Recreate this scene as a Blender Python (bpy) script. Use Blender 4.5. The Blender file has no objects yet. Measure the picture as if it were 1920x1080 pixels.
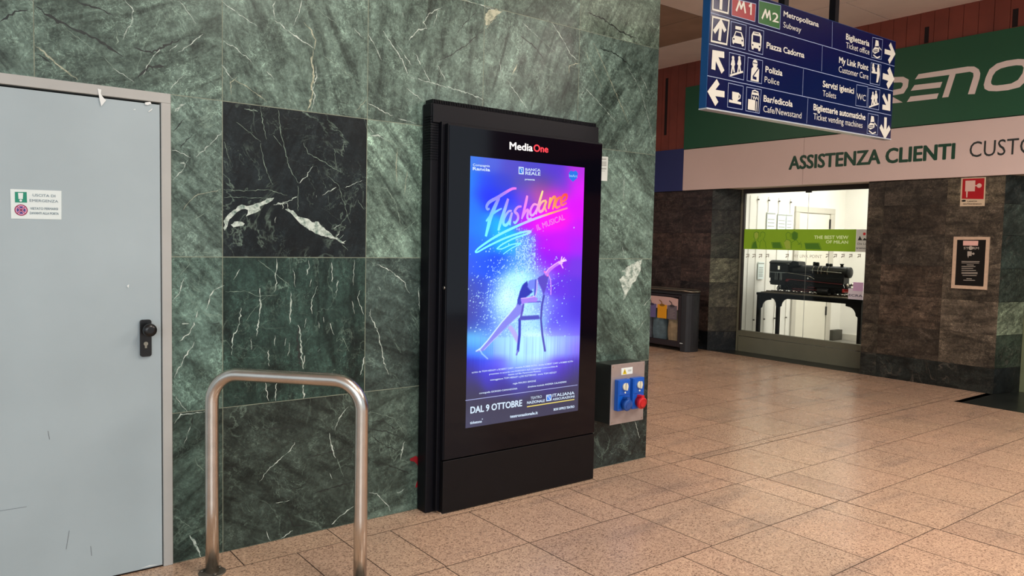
import bpy, bmesh, math, random
import numpy as np
from mathutils import Vector, Matrix
random.seed(7); np.random.seed(7)
SC = bpy.context.scene
COL = SC.collection

# ---------------------------------------------------------------- camera
FPX = 1444.53
YAW, PITCH, ROLL = 0.6581, -0.0612, 0.0219
CAM = np.array([0.0, -3.6351, 1.5])
_cy, _sy = math.cos(YAW), math.sin(YAW)
FWD = np.array([_sy*math.cos(PITCH), _cy*math.cos(PITCH), math.sin(PITCH)])
_r = np.array([_cy, -_sy, 0.0]); _u = np.cross(_r, FWD)
RGT = _r*math.cos(ROLL)+_u*math.sin(ROLL)
UPV = -_r*math.sin(ROLL)+_u*math.cos(ROLL)
cd = bpy.data.cameras.new('camera'); cam = bpy.data.objects.new('camera', cd); COL.objects.link(cam)
cd.sensor_width = 36.0; cd.lens = FPX*36/1920; cd.clip_start = 0.05; cd.clip_end = 200
cam.matrix_world = Matrix(((RGT[0], UPV[0], -FWD[0], CAM[0]), (RGT[1], UPV[1], -FWD[1], CAM[1]), (RGT[2], UPV[2], -FWD[2], CAM[2]), (0, 0, 0, 1)))
SC.camera = cam

# ---------------------------------------------------------------- light and exposure
EXPO = 0.0
SC.view_settings.view_transform = 'Standard'; SC.view_settings.look = 'None'
SC.view_settings.gamma = 1.0; SC.view_settings.use_curve_mapping = False
SC.view_settings.exposure = EXPO
w = bpy.data.worlds.new('world'); SC.world = w; w.use_nodes = True
bg = w.node_tree.nodes['Background']; bg.inputs[0].default_value = (0.80, 0.92, 1.0, 1); bg.inputs[1].default_value = 0.85

def area(name, loc, rot, sx, sy, power, col):
    l = bpy.data.lights.new(name, 'AREA'); l.shape = 'RECTANGLE'; l.size = sx; l.size_y = sy; l.energy = power; l.color = col
    o = bpy.data.objects.new(name, l); COL.objects.link(o); o.location = loc; o.rotation_euler = rot
    return o
# daylight from the street opening behind and to the left of the camera
area('street_daylight', (-3.0, -8.5, 3.0), (math.radians(72), 0, math.radians(-14)), 6.0, 3.0, 250, (0.90, 0.97, 1.0))
# hall ceiling lamps and one added fill
area('hall_lamp_near', (2.2, -2.9, 4.05), (0, 0, 0), 0.5, 2.4, 85, (1.0, 0.93, 0.84))
area('hall_lamp_mid', (5.6, -3.4, 3.62), (0, 0, 0), 0.5, 2.4, 142, (1.0, 0.89, 0.80))
area('hall_lamp_far', (5.3, 3.4, 4.05), (0, 0, 0), 0.5, 1.6, 62, (1.0, 0.74, 0.62))
area('added_ceiling_fill', (5.6, -3.4, 3.74), (math.pi, 0, 0), 0.4, 2.3, 34, (1.0, 0.90, 0.84))  # unseen, aimed up only to brighten the ceiling
# light of the shop behind the window
area('shop_ceiling_light', (10.6, 1.3, 2.93), (0, 0, 0), 1.6, 2.6, 92, (1.0, 0.985, 0.96))

# ---------------------------------------------------------------- helpers
def ray(u, v):
    return RGT*(u-960)/FPX - UPV*(v-540)/FPX + FWD
def P(u, v, ax, val):
    """point on the plane axis=val seen at pixel (u, v) of the photograph"""
    d = ray(u, v); return Vector(CAM + d*((val-CAM[ax])/d[ax]))
def prj(X):
    q = np.array(X)-CAM; z = q@FWD
    return 960+FPX*(q@RGT)/z, 540-FPX*(q@UPV)/z
def lin(c):
    return tuple(((x/255)/12.92 if x/255 <= .04045 else ((x/255+.055)/1.055)**2.4) for x in c)
def Z(pts, ox, oy, s):
    return [(ox+a/s, oy+b/s) for a, b in pts]

def mk(name, rgb, rough=0.5, metal=0.0, var=0.08, scale=6.0, bump=0.0, spec=0.5, emit=0.0, alpha=1.0, trans=0.0, coat=0.0):
    m = bpy.data.materials.new(name); m.use_nodes = True; nt = m.node_tree; b = nt.nodes['Principled BSDF']
    c = lin(rgb)
    b.inputs['Roughness'].default_value = rough; b.inputs['Metallic'].default_value = metal
    b.inputs['Specular IOR Level'].default_value = spec; b.inputs['Alpha'].default_value = alpha
    b.inputs['Transmission Weight'].default_value = trans; b.inputs['Coat Weight'].default_value = coat
    if var > 0:
        tc = nt.nodes.new('ShaderNodeTexCoord'); n = nt.nodes.new('ShaderNodeTexNoise'); n.inputs['Scale'].default_value = scale
        n.inputs['Detail'].default_value = 6; nt.links.new(tc.outputs['Object'], n.inputs['Vector'])
        r = nt.nodes.new('ShaderNodeValToRGB'); r.color_ramp.elements[0].position = .3; r.color_ramp.elements[1].position = .7
        r.color_ramp.elements[0].color = (*[x*(1-var) for x in c], 1); r.color_ramp.elements[1].color = (*[min(1, x*(1+var)) for x in c], 1)
        nt.links.new(n.outputs['Fac'], r.inputs['Fac']); nt.links.new(r.outputs['Color'], b.inputs['Base Color'])
        if bump:
            bp = nt.nodes.new('ShaderNodeBump'); bp.inputs['Strength'].default_value = bump; bp.inputs['Distance'].default_value = .002
            nt.links.new(n.outputs['Fac'], bp.inputs['Height']); nt.links.new(bp.outputs['Normal'], b.inputs['Normal'])
    else:
        b.inputs['Base Color'].default_value = (*c, 1)
    if emit:
        b.inputs['Emission Color'].default_value = (*c, 1); b.inputs['Emission Strength'].default_value = emit
    return m

class MB:
    def __init__(s): s.v = []; s.f = []; s.m = []; s.sm = []
    def face(s, pts, mi=0):
        n = len(s.v); s.v += [tuple(p) for p in pts]; s.f.append(tuple(range(n, n+len(pts)))); s.m.append(mi); s.sm.append(False); return s
    def box(s, x0, x1, y0, y1, z0, z1, mi=0):
        n = len(s.v); x0, x1 = sorted((x0, x1)); y0, y1 = sorted((y0, y1)); z0, z1 = sorted((z0, z1))
        s.v += [(x, y, z) for z in (z0, z1) for y in (y0, y1) for x in (x0, x1)]
        for q in ((0, 2, 3, 1), (4, 5, 7, 6), (0, 1, 5, 4), (2, 6, 7, 3), (0, 4, 6, 2), (1, 3, 7, 5)):
            s.f.append(tuple(n+i for i in q)); s.m.append(mi); s.sm.append(False)
        return s
    def prism(s, pts, d, mi=0, caps=True):
        """pts: 3D polygon, d: extrusion vector"""
        n = len(s.v); k = len(pts); d = Vector(d)
        s.v += [tuple(Vector(p)) for p in pts]+[tuple(Vector(p)+d) for p in pts]
        if caps:
            s.f.append(tuple(range(n, n+k))); s.f.append(tuple(range(n+2*k-1, n+k-1, -1))); s.m += [mi, mi]; s.sm += [False, False]
        for i in range(k):
            j = (i+1) % k; s.f.append((n+i, n+k+i, n+k+j, n+j)); s.m.append(mi); s.sm.append(False)
        return s
    def tube(s, path, r, seg=16, mi=0, caps=True):
        path = [Vector(p) for p in path]; rr = r if isinstance(r, (list, tuple)) else [r]*len(path)
        n0 = len(s.v); t = (path[1]-path[0]).normalized()
        a = t.orthogonal().normalized()
        for i, p in enumerate(path):
            if i == 0: tt = path[1]-path[0]
            elif i == len(path)-1: tt = path[-1]-path[-2]
            else: tt = (path[i+1]-p).normalized()+(p-path[i-1]).normalized()
            tt.normalize(); a = (a-tt*a.dot(tt)).normalized(); b = tt.cross(a)
            for k in range(seg):
                th = 2*math.pi*k/seg; s.v.append(tuple(p+(a*math.cos(th)+b*math.sin(th))*rr[i]))
        for i in range(len(path)-1):
            for k in range(seg):
                k2 = (k+1) % seg; s.f.append((n0+i*seg+k, n0+i*seg+k2, n0+(i+1)*seg+k2, n0+(i+1)*seg+k)); s.m.append(mi); s.sm.append(True)
        if caps:
            s.f.append(tuple(range(n0+seg-1, n0-1, -1))); e = n0+(len(path)-1)*seg; s.f.append(tuple(range(e, e+seg))); s.m += [mi, mi]; s.sm += [False, False]
        return s
    def ribbon(s, pts, wd, nrm, mi=0):
        """flat stroke through 3D pts lying in a plane with normal nrm, wd = width or list"""
        pts = [Vector(p) for p in pts]; nrm = Vector(nrm); k = len(pts)
        ww = wd if isinstance(wd, (list, tuple)) else [wd]*k
        cuts = [i for i in range(1, k-1) if (pts[i]-pts[i-1]).normalized().dot((pts[i+1]-pts[i]).normalized()) < -.2]
        if cuts:
            st_ = [0]+cuts+[k-1]
            for j_, (a_, b_) in enumerate(zip(st_[:-1], st_[1:])):
                sub = [p+nrm*.00012*j_ for p in pts[a_:b_+1]]
                if a_: sub[0] = sub[0]-(sub[1]-sub[0]).normalized()*ww[a_]*.3
                if b_ < k-1: sub[-1] = sub[-1]+(sub[-1]-sub[-2]).normalized()*ww[b_]*.3
                s.ribbon(sub, list(ww[a_:b_+1]), nrm, mi)
            return s
        L = []; R_ = []
        for i, p in enumerate(pts):
            d0 = (p-pts[i-1]).normalized() if i else None
            d1 = (pts[i+1]-p).normalized() if i < k-1 else None
            if d0 is None: d0 = d1
            if d1 is None: d1 = d0
            n0 = nrm.cross(d0); n1 = nrm.cross(d1); m = n0+n1
            if m.length < .35: m = n1.copy(); sc = 1
            else: m.normalize(); sc = min(1.8, 1/max(.3, m.dot(n1)))
            L.append(p+m*ww[i]*.5*sc); R_.append(p-m*ww[i]*.5*sc)
        n = len(s.v); s.v += [tuple(x) for x in L]+[tuple(x) for x in R_]
        for i in range(k-1):
            s.f.append((n+i, n+i+1, n+k+i+1, n+k+i)); s.m.append(mi); s.sm.append(False)
        return s
    def disc(s, c, r, nrm, mi=0, seg=20, ry=None):
        c = Vector(c); nrm = Vector(nrm).normalized(); a = Vector((0, 0, 1)) if abs(nrm.z) < .9 else Vector((1, 0, 0)); b = nrm.cross(a)
        return s.face([c+b*r*math.cos(2*math.pi*k/seg)+a*(ry or r)*math.sin(2*math.pi*k/seg) for k in range(seg)], mi)
    def build(s, name, mats, parent=None, bevel=0, smooth=False, **kw):
        me = bpy.data.meshes.new(name); me.from_pydata(s.v, [], s.f)
        if not isinstance(mats, (list, tuple)): mats = [mats]
        for m in mats: me.materials.append(m)
        me.polygons.foreach_set('material_index', s.m); me.polygons.foreach_set('use_smooth', [bool(smooth or q) for q in s.sm])
        me.update(); o = bpy.data.objects.new(name, me); COL.objects.link(o)
        if parent: o.parent = parent; o.matrix_parent_inverse = Matrix.Translation(-parent.location)
        if bevel:
            b = o.modifiers.new('bevel', 'BEVEL'); b.width = bevel; b.segments = 2; b.limit_method = 'ANGLE'
        for k, v in kw.items(): o[k] = v
        return o
def tag(o, label=None, category=None, group=None, kind=None):
    if label: o['label'] = label
    if category: o['category'] = category
    if group: o['group'] = group
    if kind: o['kind'] = kind
    return o
def thing(name, loc, label, cat, group=None, kind=None):
    o = bpy.data.objects.new(name, None); COL.objects.link(o); o.location = loc; o.empty_display_size = .1
    return tag(o, label, cat, group, kind)

FONTCACHE = {}
def glyphs(s, bold, shear):
    k = (s, bold, shear)
    if k not in FONTCACHE:
        c = bpy.data.curves.new('t', 'FONT'); c.body = s; c.offset = bold; c.shear = shear; c.resolution_u = 3; c.size = 1
        o = bpy.data.objects.new('t', c); COL.objects.link(o)
        dg = bpy.context.evaluated_depsgraph_get(); dg.update()
        me = bpy.data.meshes.new_from_object(o.evaluated_get(dg))
        vs = [tuple(v.co[:2]) for v in me.vertices]; fs = [tuple(p.vertices) for p in me.polygons]
        bpy.data.objects.remove(o); bpy.data.curves.remove(c); bpy.data.meshes.remove(me)
        FONTCACHE[k] = (vs, fs)
    return FONTCACHE[k]
CAPH = 0.727
def text(mb, s, A, B, cap, nrm, bold=0.0, shear=0.0, mi=0):
    """lettering from A to B (3D, baseline), cap height in metres, in the plane with normal nrm (towards viewer)"""
    vs, fs = glyphs(s, 0.0, shear)
    if not vs: return mb
    A = Vector(A); B = Vector(B); x0 = min(v[0] for v in vs); x1 = max(v[0] for v in vs)
    R_ = B-A; W = R_.length; R_ = R_/W; U = Vector(nrm).normalized().cross(R_)
    if U.z < 0: U = -U
    N_ = Vector(nrm).normalized(); bw_ = max(0, bold)*cap*1.25
    for k_, (sx, sy) in enumerate([(0, 0)]+[(math.cos(q_*math.pi/5), math.sin(q_*math.pi/5)) for q_ in range(10)] if bw_ > .01*cap else [(0, 0)]):
        n = len(mb.v); A2 = A+N_*.00004*k_
        for x, y in vs: mb.v.append(tuple(A2+R_*((x-x0)/(x1-x0)*(W-2*bw_)+bw_+sx*bw_)+U*(y/CAPH*cap+sy*bw_*.7)))
        for f in fs: mb.f.append(tuple(n+i for i in f)); mb.m.append(mi); mb.sm.append(False)
    return mb
def textpx(mb, s, p0, p1, cappx, ax, val, **kw):
    A = P(*p0, ax, val); B = P(*p1, ax, val); C_ = P(p0[0], p0[1]-cappx, ax, val)
    nrm = Vector((0, -1, 0)) if ax == 1 else Vector((-1, 0, 0))
    return text(mb, s, A, B, (C_-A).length, nrm, **kw)

# ---------------------------------------------------------------- materials
def marble_mat(name, rough, dark=0.35, light=(150, 175, 158), veinw=0.012, scale=1.0, spec=.5):
    """stone whose base tint comes from a per-slab attribute; mottling and thin veins are noise"""
    m = bpy.data.materials.new(name); m.use_nodes = True; nt = m.node_tree; L = nt.links; b = nt.nodes['Principled BSDF']
    N = nt.nodes.new
    at = N('ShaderNodeAttribute'); at.attribute_name = 'tint'
    sd = N('ShaderNodeAttribute'); sd.attribute_name = 'seed'
    tc = N('ShaderNodeTexCoord'); add = N('ShaderNodeVectorMath'); add.operation = 'ADD'
    L.new(tc.outputs['Object'], add.inputs[0]); L.new(sd.outputs['Color'], add.inputs[1])
    def noise(sc, det, rg=.6, dist=0.0, vec=None):
        n = N('ShaderNodeTexNoise'); n.inputs['Scale'].default_value = sc*scale; n.inputs['Detail'].default_value = det
        n.inputs['Roughness'].default_value = rg; n.inputs['Distortion'].default_value = dist
        L.new(vec or add.outputs[0], n.inputs['Vector']); return n.outputs['Fac']
    def ramp(f, stops):
        r = N('ShaderNodeValToRGB'); e = r.color_ramp.elements
        while len(e) < len(stops): e.new(.5)
        for i, (p, c) in enumerate(stops): e[i].position = p; e[i].color = (c, c, c, 1) if isinstance(c, (int, float)) else (*c, 1)
        L.new(f, r.inputs['Fac']); return r.outputs['Color']
    def mix(mode, fac, a, c):
        x = N('ShaderNodeMix'); x.data_type = 'RGBA'; x.blend_type = mode
        if isinstance(fac, float): x.inputs[0].default_value = fac
        else: L.new(fac, x.inputs[0])
        for s_, q in ((6, a), (7, c)):
            if isinstance(q, tuple): x.inputs[s_].default_value = (*q, 1)
            else: L.new(q, x.inputs[s_])
        return x.outputs[2]
    big = ramp(noise(2.2, 7, .62, .6), [(.30, 1-dark*1.4), (.52, 1.0), (.72, 1.5)])
    mid = ramp(noise(11, 10, .72, 1.2), [(.30, .42), (.5, 1.0), (.72, 1.8)])
    fine = ramp(noise(60, 8, .75, .5), [(.28, .45), (.5, 1.0), (.72, 1.8)])
    c = mix('MULTIPLY', 1.0, at.outputs['Color'], big); c = mix('MULTIPLY', .9, c, mid); c = mix('MULTIPLY', .8, c, fine)
    # stretched diagonal streaks
    vr = N('ShaderNodeVectorRotate'); vr.rotation_type = 'AXIS_ANGLE'; vr.inputs['Axis'].default_value = (0, 1, 0)
    L.new(add.outputs[0], vr.inputs['Vector']); L.new(sd.outputs['Alpha'], vr.inputs['Angle'])
    mp = N('ShaderNodeMapping'); mp.inputs['Scale'].default_value = (1.0, 1, 5.0)
    L.new(vr.outputs[0], mp.inputs['Vector'])
    st = ramp(noise(2.6, 7, .66, .8, mp.outputs[0]), [(.36, .38), (.5, 1.0), (.66, 1.55)])
    c = mix('MULTIPLY', .9, c, st)
    def vein(sc, wd, dist, vec=None):
        f = noise(sc, 5, .55, dist, vec)
        return ramp(f, [(.5-wd, 0.0), (.5, 1.0), (.5+wd, 0.0)])
    lt = lin(light)
    mask = ramp(noise(3.1, 4), [(.46, 0.0), (.66, 1.0)])
    v1 = mix('MULTIPLY', 1.0, vein(2.4, veinw, 1.1), mask)
    c = mix('MIX', mix('MULTIPLY', 1.0, v1, (.38, .38, .38)), c, lt)
    v2 = vein(7.5, veinw*1.3, 1.6); mask2 = ramp(noise(4.2, 4), [(.48, 0.0), (.7, .36)])
    c = mix('MIX', mix('MULTIPLY', 1.0, v2, mask2), c, lt)
    v3 = vein(3.4, veinw*1.5, 1.3, mp.outputs[0]); mask3 = ramp(noise(1.9, 3), [(.45, 0.0), (.7, .7)])
    c = mix('MULTIPLY', mix('MULTIPLY', 1.0, v3, mask3), c, (.3, .33, .32))
    v4 = vein(26, veinw*2.6, .9); mask4 = ramp(noise(5.0, 4), [(.40, 0.0), (.62, .42)])
    c = mix('MIX', mix('MULTIPLY', 1.0, v4, mask4), c, mix('MULTIPLY', 1.0, c, (4.0, 4.0, 3.9)))
    v5 = vein(16, veinw*3.0, 1.4); mask5 = ramp(noise(3.6, 4), [(.42, 0.0), (.66, .8)])
    c = mix('MULTIPLY', mix('MULTIPLY', 1.0, v5, mask5), c, (.35, .38, .37))
    L.new(c, b.inputs['Base Color'])
    rr = N('ShaderNodeMapRange'); rr.inputs[3].default_value = rough*.75; rr.inputs[4].default_value = rough*1.35
    L.new(noise(14, 5), rr.inputs[0]); L.new(rr.outputs[0], b.inputs['Roughness'])
    b.inputs['Specular IOR Level'].default_value = spec
    return m
M = {}
M['marble'] = marble_mat('green_marble', .34, veinw=.010, spec=.28)
M['stone'] = marble_mat('brown_stone', .42, dark=.45, light=(110, 100, 90), veinw=.02, scale=1.1, spec=.35)
def vein_mat(name, c0, c1):
    m = mk(name, c1, .4, var=0); nt = m.node_tree; b = nt.nodes['Principled BSDF']
    tc = nt.nodes.new('ShaderNodeTexCoord'); n = nt.nodes.new('ShaderNodeTexNoise'); n.inputs['Scale'].default_value = 32; n.inputs['Detail'].default_value = 9; n.inputs['Roughness'].default_value = .7
    r = nt.nodes.new('ShaderNodeValToRGB'); r.color_ramp.elements[0].position = .38; r.color_ramp.elements[1].position = .56
    r.color_ramp.elements[0].color = (*lin(c0), 1); r.color_ramp.elements[1].color = (*lin(c1), 1)
    nt.links.new(tc.outputs['Object'], n.inputs['Vector']); nt.links.new(n.outputs['Fac'], r.inputs['Fac']); nt.links.new(r.outputs['Color'], b.inputs['Base Color'])
    return m
M['vein'] = vein_mat('white_vein', (96, 122, 110), (204, 216, 206))
M['veindim'] = vein_mat('pale_vein', (88, 108, 96), (140, 160, 144))
M['veincream'] = vein_mat('cream_vein', (108, 118, 98), (186, 188, 162))
M['veindark'] = vein_mat('dark_vein', (40, 48, 44), (24, 30, 28))
M['joint'] = mk('pale_joint', (140, 146, 126), .7, var=.3, scale=9)
M['redpaint'] = mk('red_paint', (150, 22, 34), .5, var=.2)
M['whitepaint'] = mk('chipped_white', (232, 236, 234), .6, var=0)

# ---------------------------------------------------------------- floor
def granite():
    m = bpy.data.materials.new('floor_granite'); m.use_nodes = True; nt = m.node_tree; L = nt.links; b = nt.nodes['Principled BSDF']; N = nt.nodes.new
    g = N('ShaderNodeNewGeometry'); tc = N('ShaderNodeTexCoord')
    def noise(sc, det, rg=.6):
        n = N('ShaderNodeTexNoise'); n.inputs['Scale'].default_value = sc; n.inputs['Detail'].default_value = det; n.inputs['Roughness'].default_value = rg
        L.new(tc.outputs['Object'], n.inputs['Vector']); return n.outputs['Fac']
    def ramp(f, st):
        r = N('ShaderNodeValToRGB'); e = r.color_ramp.elements
        while len(e) < len(st): e.new(.5)
        for i, (p, c) in enumerate(st): e[i].position = p; e[i].color = (*c, 1)
        L.new(f, r.inputs['Fac']); return r.outputs['Color']
    def mul(f, a, c):
        x = N('ShaderNodeMix'); x.data_type = 'RGBA'; x.blend_type = 'MULTIPLY'; x.inputs[0].default_value = f; L.new(a, x.inputs[6]); L.new(c, x.inputs[7]); return x.outputs[2]
    base = ramp(g.outputs['Random Per Island'], [(0, lin((187, 161, 142))), (.5, lin((200, 172, 151))), (1, lin((194, 169, 148)))])
    vo = N('ShaderNodeTexVoronoi'); vo.inputs['Scale'].default_value = 160; L.new(tc.outputs['Object'], vo.inputs['Vector'])
    sp = N('ShaderNodeSeparateColor'); L.new(vo.outputs['Color'], sp.inputs[0])
    gr = ramp(sp.outputs[0], [(0.0, (.42, .38, .36)), (.14, (.62, .56, .54)), (.3, (.95, .9, .86)), (.75, (1.02, .99, .94)), (1, (1.25, 1.22, 1.15))])
    fn = ramp(noise(260, 3, .6), [(.3, (.7, .68, .66)), (.55, (1.05, 1.04, 1.02)), (.7, (1.15, 1.14, 1.12))])
    bigd = ramp(noise(1.3, 6, .6), [(.3, (.9, .91, .92)), (.6, (1.04, 1.03, 1.01))])
    c = mul(1, base, gr); c = mul(.8, c, fn); c = mul(1, c, bigd)
    # grey worn streaks along the wall
    mp = N('ShaderNodeMapping'); mp.inputs['Scale'].default_value = (.5, 2.6, 1); mp.inputs['Rotation'].default_value = (0, 0, .12); L.new(tc.outputs['Object'], mp.inputs['Vector'])
    n2 = N('ShaderNodeTexNoise'); n2.inputs['Scale'].default_value = 2.1; n2.inputs['Detail'].default_value = 4; L.new(mp.outputs[0], n2.inputs['Vector'])
    stn = ramp(n2.outputs['Fac'], [(.34, (.76, .78, .82)), (.44, (1, 1, 1))])
    c = mul(.8, c, stn)
    L.new(c, b.inputs['Base Color'])
    rr = N('ShaderNodeMapRange'); rr.inputs[3].default_value = .15; rr.inputs[4].default_value = .36; L.new(noise(5, 6), rr.inputs[0]); L.new(rr.outputs[0], b.inputs['Roughness'])
    b.inputs['Specular IOR Level'].default_value = .55
    bp = N('ShaderNodeBump'); bp.inputs['Strength'].default_value = .12; bp.inputs['Distance'].default_value = .0015
    L.new(noise(180, 3), bp.inputs['Height']); L.new(bp.outputs['Normal'], b.inputs['Normal'])
    return m
M['granite'] = granite()
M['grout'] = mk('floor_grout', (66, 50, 40), .9, var=.2)
M['darkstone'] = mk('dark_floor_stone', (34, 38, 36), .28, var=.35, scale=5)
fl = MB()
G = .0026
def tile(x0, x1, y0, y1, mi=0):
    fl.face([(x0+G, y0+G, 0), (x1-G, y0+G, 0), (x1-G, y1-G, 0), (x0+G, y1-G, 0)], mi)
def row(y0, y1, xs, mi=0):
    for a, b_ in zip(xs[:-1], xs[1:]): tile(a, b_, y0, y1, mi)
def steps(a, b, n): return [a+(b-a)*i/n for i in range(n+1)]
SX = 4.318
# strip along the wall, then rows towards the camera up to the wide seam at x = SX
row(-.203, 0, [-4, -2.4, -.9, .35, 1.15, 1.64, 2.62, 3.37, 4.06, SX])
row(-.735, -.203, [-4, -3.4, -2.9, -2.4, -1.9, -1.4, -.9, -.42, .06, .54, 1.02, 1.40, 1.64, 1.897, 2.386, 2.884, 3.118, 3.607, 4.06, SX])
row(-1.285, -.735, [-4, -3.4, -2.9, -2.4, -1.9, -1.4, -.9, -.42, .06, .54, 1.02, 1.40, 1.89, 2.386, 3.118, 3.603, 4.072, SX])
row(-1.825, -1.285, [-4, -3.4, -2.9, -2.4, -1.9, -1.4, -.9, -.42, .06, .54, 1.02, 1.40, 1.89, 2.386, 2.89, 3.10, 3.61, 4.10, SX])
for j in range(14):
    row(-1.825-(j+1)*.54, -1.825-j*.54, [-4+.245*(j % 2)]+[-3.4+.49*i+.245*(j % 2) for i in range(16)]+[SX])
# right part of the hall
XD = 8.15
for j in range(17):
    y1 = -.245-j*.535; xs = [SX]+[SX+.53*(i+1)-(.26 if j % 2 else 0) for i in range(7 if j < 1 else 6)]
    xs = [x for x in xs if x < XD-.2]+[XD]
    xs = [SX]+[SX+.53*(i+1)-(.26 if j % 2 else 0) for i in range(12) if SX+.53*(i+1)-(.26 if j % 2 else 0) < XD-.2]+[XD]
    row(y1-.535, y1, xs)
row(-.245, -.165, [SX, 5.2, 6.1, 7.0, 7.9, 8.92])
row(-.165, .36, [SX, 4.83, 5.36, 5.89, 6.42, 6.95, 7.48, 8.01, 8.54, 8.92]); row(0, .36, [4.04, SX])
for j, (a, b_) in enumerate([(.36, .88), (.88, 1.41), (1.41, 1.94), (1.94, 2.47), (2.47, 3.0), (3.0, 3.53), (3.53, 4.06), (4.06, 4.6), (4.6, 5.14), (5.14, 5.7), (5.7, 6.6)]):
    row(a, b_, [4.04]+[4.30+.53*(i+1)-(.26 if j % 2 else 0) for i in range(8)]+[8.92])

# dark stone inlays at the window and at the doorway
row(1.05, 3.30, [8.921, 9.30], 1); row(-.395, -.33, [8.15, 8.92], 1)
for j in range(10): row(-.33-.9*(j+1), -.33-.9*j, [8.15, 9.5, 10.6], 1)
row(-.33, -.245, [8.15, 8.92])
fl.face([(SX-.004, -6, .0004), (SX+.004, -6, .0004), (SX+.004, -.165, .0004), (SX-.004, -.165, .0004)], 2)
fl.face([(SX, -.2495, .0004), (8.15, -.2495, .0004), (8.15, -.2415, .0004), (SX, -.2415, .0004)], 2)
fl.box(-6, 12.3, -9.6, 7.2, -.02, -.0012, 2)
floor = fl.build('floor', [M['granite'], M['darkstone'], M['grout']], kind='structure')

# ---------------------------------------------------------------- ceiling
M['ceil'] = mk('ceiling_panel', (236, 222, 215), .8, var=.06, scale=2)
M['ceilbrown'] = mk('ceiling_brown_panel', (160, 134, 116), .8, var=.1, scale=3)
M['ceilgap'] = mk('ceiling_gap', (50, 42, 38), .9, var=0)
ce = MB()
def cp(x0, x1, y0, y1, mi): ce.box(x0+.006, x1-.006, y0+.006, y1-.006, 4.13, 4.15, mi)
for i in range(5):
    cp(7.95, 8.92, -9+3.3*i, -9+3.3*(i+1), 0)
    cp(7.2, 7.95, -9+2.25*i, -9+2.25*(i+1), 0)
for i in range(4):
    for j in range(5):
        cp(-5.0+3.05*i, -5.0+3.05*(i+1), -8.8+2.21*j, -8.8+2.21*(j+1), 0)
    for j in range(2): cp(-5.0+3.05*i, -5.0+3.05*(i+1), 2.25+2.3*j, 2.25+2.3*(j+1), 1)
cp(7.2, 7.95, 2.25, 4.6, 1); cp(7.2, 7.95, 4.6, 7.0, 1)
ce.box(-5, 8.95, -9, 7.2, 4.152, 4.3, 2)
ce.build('ceiling', [M['ceil'], M['ceilbrown'], M['ceilgap']], kind='structure')

# ---------------------------------------------------------------- marble wall (left)
XE = 4.032
cols = [-3.3, -2.55, -1.81, -1.08, -.345, .384, 1.117, 1.846, 2.571, 3.301, XE]
rows = [0, .691, 1.396, 2.108, 2.824, 3.54, 4.13]
DX0, DX1, DZ = -.40, .892, 2.108
tint = {
 (4, 4): (78, 108, 96), (5, 4): (72, 92, 80), (6, 4): (100, 122, 100), (7, 4): (82, 108, 94), (8, 4): (76, 96, 82), (9, 4): (96, 116, 96),
 (6, 5): (100, 120, 100), (7, 5): (90, 108, 90), (8, 5): (98, 114, 100), (9, 5): (66, 74, 66), (5, 5): (84, 110, 96),
 (5, 2): (92, 116, 102), (6, 2): (23, 32, 34), (7, 2): (98, 124, 106), (9, 2): (86, 110, 96), (8, 2): (86, 110, 96),
 (5, 1): (82, 110, 96), (6, 1): (40, 66, 56), (7, 1): (58, 76, 68), (9, 1): (84, 108, 94), (8, 1): (70, 96, 84),
 (5, 0): (64, 86, 74), (6, 0): (56, 70, 60), (7, 0): (68, 86, 74), (9, 0): (44, 56, 52), (8, 0): (60, 76, 66)}
ANG = {(4, 4): .2, (5, 4): .62, (6, 4): .7, (7, 4): 1.0, (8, 4): .9, (9, 4): 1.1, (5, 2): -.7, (7, 2): -.9, (5, 1): -.9, (6, 1): -1.5, (6, 0): -.5, (7, 0): .25, (6, 2): 1.2, (9, 2): -.6, (9, 1): -.9}
wl = MB(); att = []
def slab(x0, x1, z0, z1, key, y=0.0, th=.03):
    n = len(wl.f); g = .0016
    wl.box(x0+g, x1-g, y, y+th, z0+g, z1-g, 0)
    t = tint.get(key, (84, 106, 92)); gr_ = sum(t)/3; t = tuple((1.03 if gr_ > 75 else .92)*(x*.78+gr_*.22)*w_ for x, w_ in zip(t, (1.0, 1.0, 1.02))); sd = (random.random()*40, random.random()*40, random.random()*40, ANG.get(key, random.uniform(-1.5, 1.5)))
    att.extend([(lin(t), sd)]*(len(wl.f)-n))
for i in range(len(cols)-1):
    for j in range(len(rows)-1):
        x0, x1, z0, z1 = cols[i], cols[i+1], rows[j], rows[j+1]
        if z0 < DZ-.01 and x0 < DX1 and x1 > DX0:
            if x1 > DX1+.01: slab(DX1, x1, z0, z1, (i, j))
            if x0 < DX0-.01: slab(x0, DX0, z0, z1, (i, j))
            continue
        slab(x0, x1, z0, z1, (i, j))
# end face of the wall towards the passage, same slabs
for j in range(len(rows)-1):
    for k in range(7):
        n = len(wl.f); wl.box(XE-.03, XE, .032+.72*k, .032+.72*(k+1)-.004, rows[j]+.002, rows[j+1]-.002, 0)
        att.extend([(lin((80, 100, 88)), (random.random()*40, random.random()*40, 0))]*(len(wl.f)-n))
# mortar and core behind the slabs; core made deep to block stray light
n = len(wl.f)
wl.box(-3.3, DX0, .0006, 5.0, 0, 4.13, 1); wl.box(DX1, XE-.004, .0006, 5.0, 0, 4.13, 1); wl.box(DX0, DX1, .0006, 5.0, DZ, 4.13, 1)
wl.box(DX0, DX1, .35, 5.0, 0, DZ, 1)
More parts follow.
